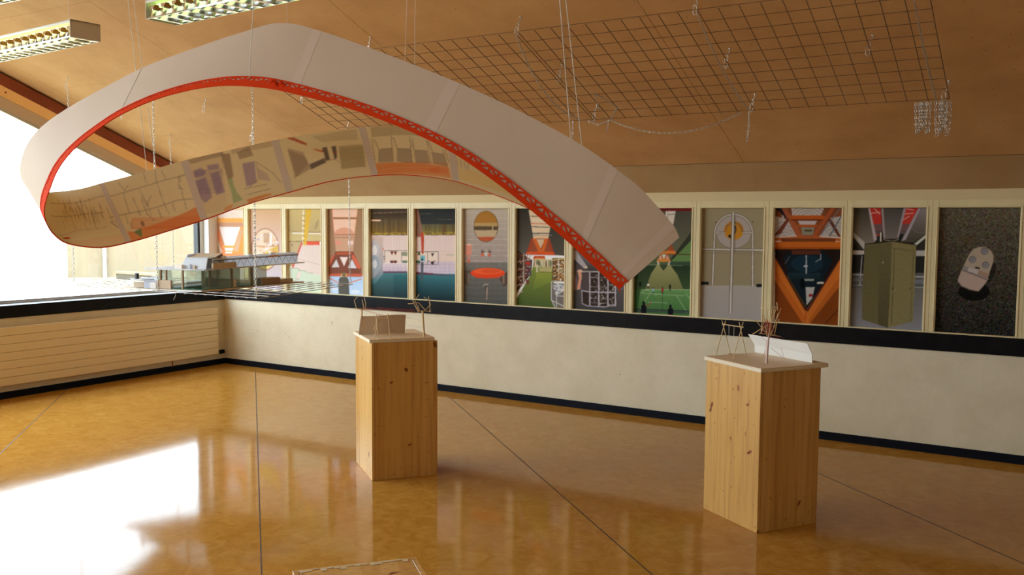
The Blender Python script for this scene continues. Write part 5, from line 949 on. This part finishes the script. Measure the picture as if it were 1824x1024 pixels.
o = pr('upper_deck', .0, .66, .02, .60, zd, zd+.010, 'modelwhite')
# translucent walls between base and deck
for (l0, l1, r0, r1) in ((.03, .50, .02, .023), (.03, .033, .023, .60), (.20, .203, .03, .5)): pr('acrylic_wall', l0, l1, r0, r1, .016, zd-.001, 'acryl')
for (l, r) in ((.22, .012), (.04, .10), (.03, .28), (.03, .46), (.40, .012)): pr('post', l, l+.014, r, r+.014, .013, zd, 'brownstick')
pr('low_wall', .34, .50, .004, .012, .013, .085, 'tan'); pr('low_wall', .012, .34, .30, .31, .013, .08, 'tan')
# left part: low grey buildings and terraces
pr('low_block', .52, .66, .02, .14, .013, .075, 'greyblue'); pr('low_block', .66, .83, .06, .22, .013, .055, 'tan'); pr('stair_block', .50, .56, .0, .08, .013, .062, 'whitecard')
for k in range(3): pr('stair_tread', .50-.004, .565, -.003+.0, .0, .022+.016*k, .028+.016*k, 'modelwhite')
pr('roof_slab', .50, .80, .01, .2, .078, .086, 'modelwhite'); pr('dark_strip', .54, .66, .0, .02, .088, .092, 'dark'); pr('glass_box', .40, .52, .05, .06, .10, .165, 'greyblue'); pr('post', .46, .475, .012, .026, .086, zd, 'brownstick'); pr('dark_post', .74, .76, .02, .04, .086, .135, 'dark')
# roof house with a leaning triangular front
def poly3(name, pts, d, m): return child(MB().prism([at(*p_) for p_ in pts], d).build(name, M[m] if isinstance(m, str) else m), sm_)
z0 = zd+.010
poly3('sloped_wall', [(.02, .05, z0), (.30, .05, z0), (.27, .09, z0+.088), (.05, .09, z0+.088)], ur*.006, 'modelwhite')
poly3('gable', [(.30, .06, z0), (.30, .28, z0), (.28, .20, z0+.118), (.27, .10, z0+.115)], ul*.005, 'greyblue')
poly3('rear_roof', [(.28, .20, z0+.118), (.03, .20, z0+.118), (.02, .14, z0+.095), (.29, .10, z0+.09)], UP*.004, 'tan'); poly3('rear_wall', [(.02, .22, z0), (.30, .22, z0), (.28, .20, z0+.118), (.03, .20, z0+.118)], ur*.005, 'tan')
pr('low_block', .24, .32, .0+.022, .045, z0, z0+.035, 'whitecard'); pr('doorway', .17, .185, .04, .049, z0, z0+.04, 'greyblue'); pr('doorway', .12, .14, .04, .049, z0, z0+.03, 'tan'); pr('low_block', .0, .02, .10, .30, z0, z0+.045, 'tan')
pr('top_ledge', .03, .27, .085, .15, z0+.088, z0+.093, 'modelwhite')
# trussed beams running to the right
def truss(l, r0, r1, za, zb, nseg, ball):
    A = []; mb = MB(); mb.tube([at(l, r0, zb), at(l, r1, zb)], .0075, 8); mb.tube([at(l+.03, r0, zb+.012), at(l+.03, r1, zb+.012)], .006, 8); main = child(mb.build('beam_tube', M['modelwhite']), sm_)
    for k in range(nseg):
        ra_, rb_, rc = r0+(r1-r0)*k/nseg, r0+(r1-r0)*(k+.5)/nseg, r0+(r1-r0)*(k+1)/nseg
        o = MB(); o.tube([at(l-.002, ra_, zb-.004), at(l-.002, rb_, za), at(l-.002, rc, zb-.004)], .0016, 5); c_ = o.build('web_rod', M['dark']); c_.parent = main
    child(MB().prism([at(l+.004, r0, za), at(l+.004, r1, za), at(l+.004, r1, zb), at(l+.004, r0, zb)], ul*.002).build('panel', M['modelwhite']), sm_)
    child(MB().tube([at(l-.004, r0, zb-.008), at(l-.004, r1, zb-.008)], .0028, 6).build('lower_tube', M['dark']), sm_)
    for rb in ball:
        bm = bmesh.new(); bmesh.ops.create_uvsphere(bm, u_segments=14, v_segments=8, radius=.028); me = bpy.data.meshes.new('node_disc'); bm.to_mesh(me); bm.free(); o = link('node_disc', me, M['modelwhite']); o.scale = (1, 1, .6); o.parent = sm_; o.location = at(l+.01, rb, zb+.012)-Vector(sm_.location)
truss(.03, .12, .90, z0+.004, z0+.074, 13, (.22, .46, .66))
pr('orange_strip', .02, .024, .62, .70, z0+.066, z0+.076, 'orangebit'); pr('orange_strip', .10, .16, .028, .032, zd-.045, zd-.012, 'orangebit'); pr('orange_strip', .21, .24, .026, .031, zd-.02, zd-.006, 'orangebit')
child(MB().prism([at(.0, .02, zd+.001), at(.0, .94, zd+.001), at(.12, .94, zd+.001), at(.12, .02, zd+.001)], UP*.009).build('side_deck', M['modelwhite']), sm_)
pr('post', .02, .026, .78, .786, .012, zd, 'stick'); pr('timber_block', .0+.02, .10, .55, .72, .013, .062, 'block'); pr('timber_block', .02, .10, .72, .84, .013, .045, 'tan'); pr('timber_lid', .015, .11, .54, .70, .0625, .068, 'tan')
# a bent wire end below the shelf
a = hit(313, 523, pl, pc); tag(MB().tube([a, a-UP*.02+Vector((-.004, 0, 0)), hit(309, 534, (0, 1, 0), a.y)], .0016, 5).build('wire_hook', M['wire2']), 'short bent wire end hanging below the near edge of the shelf mesh', 'wire')
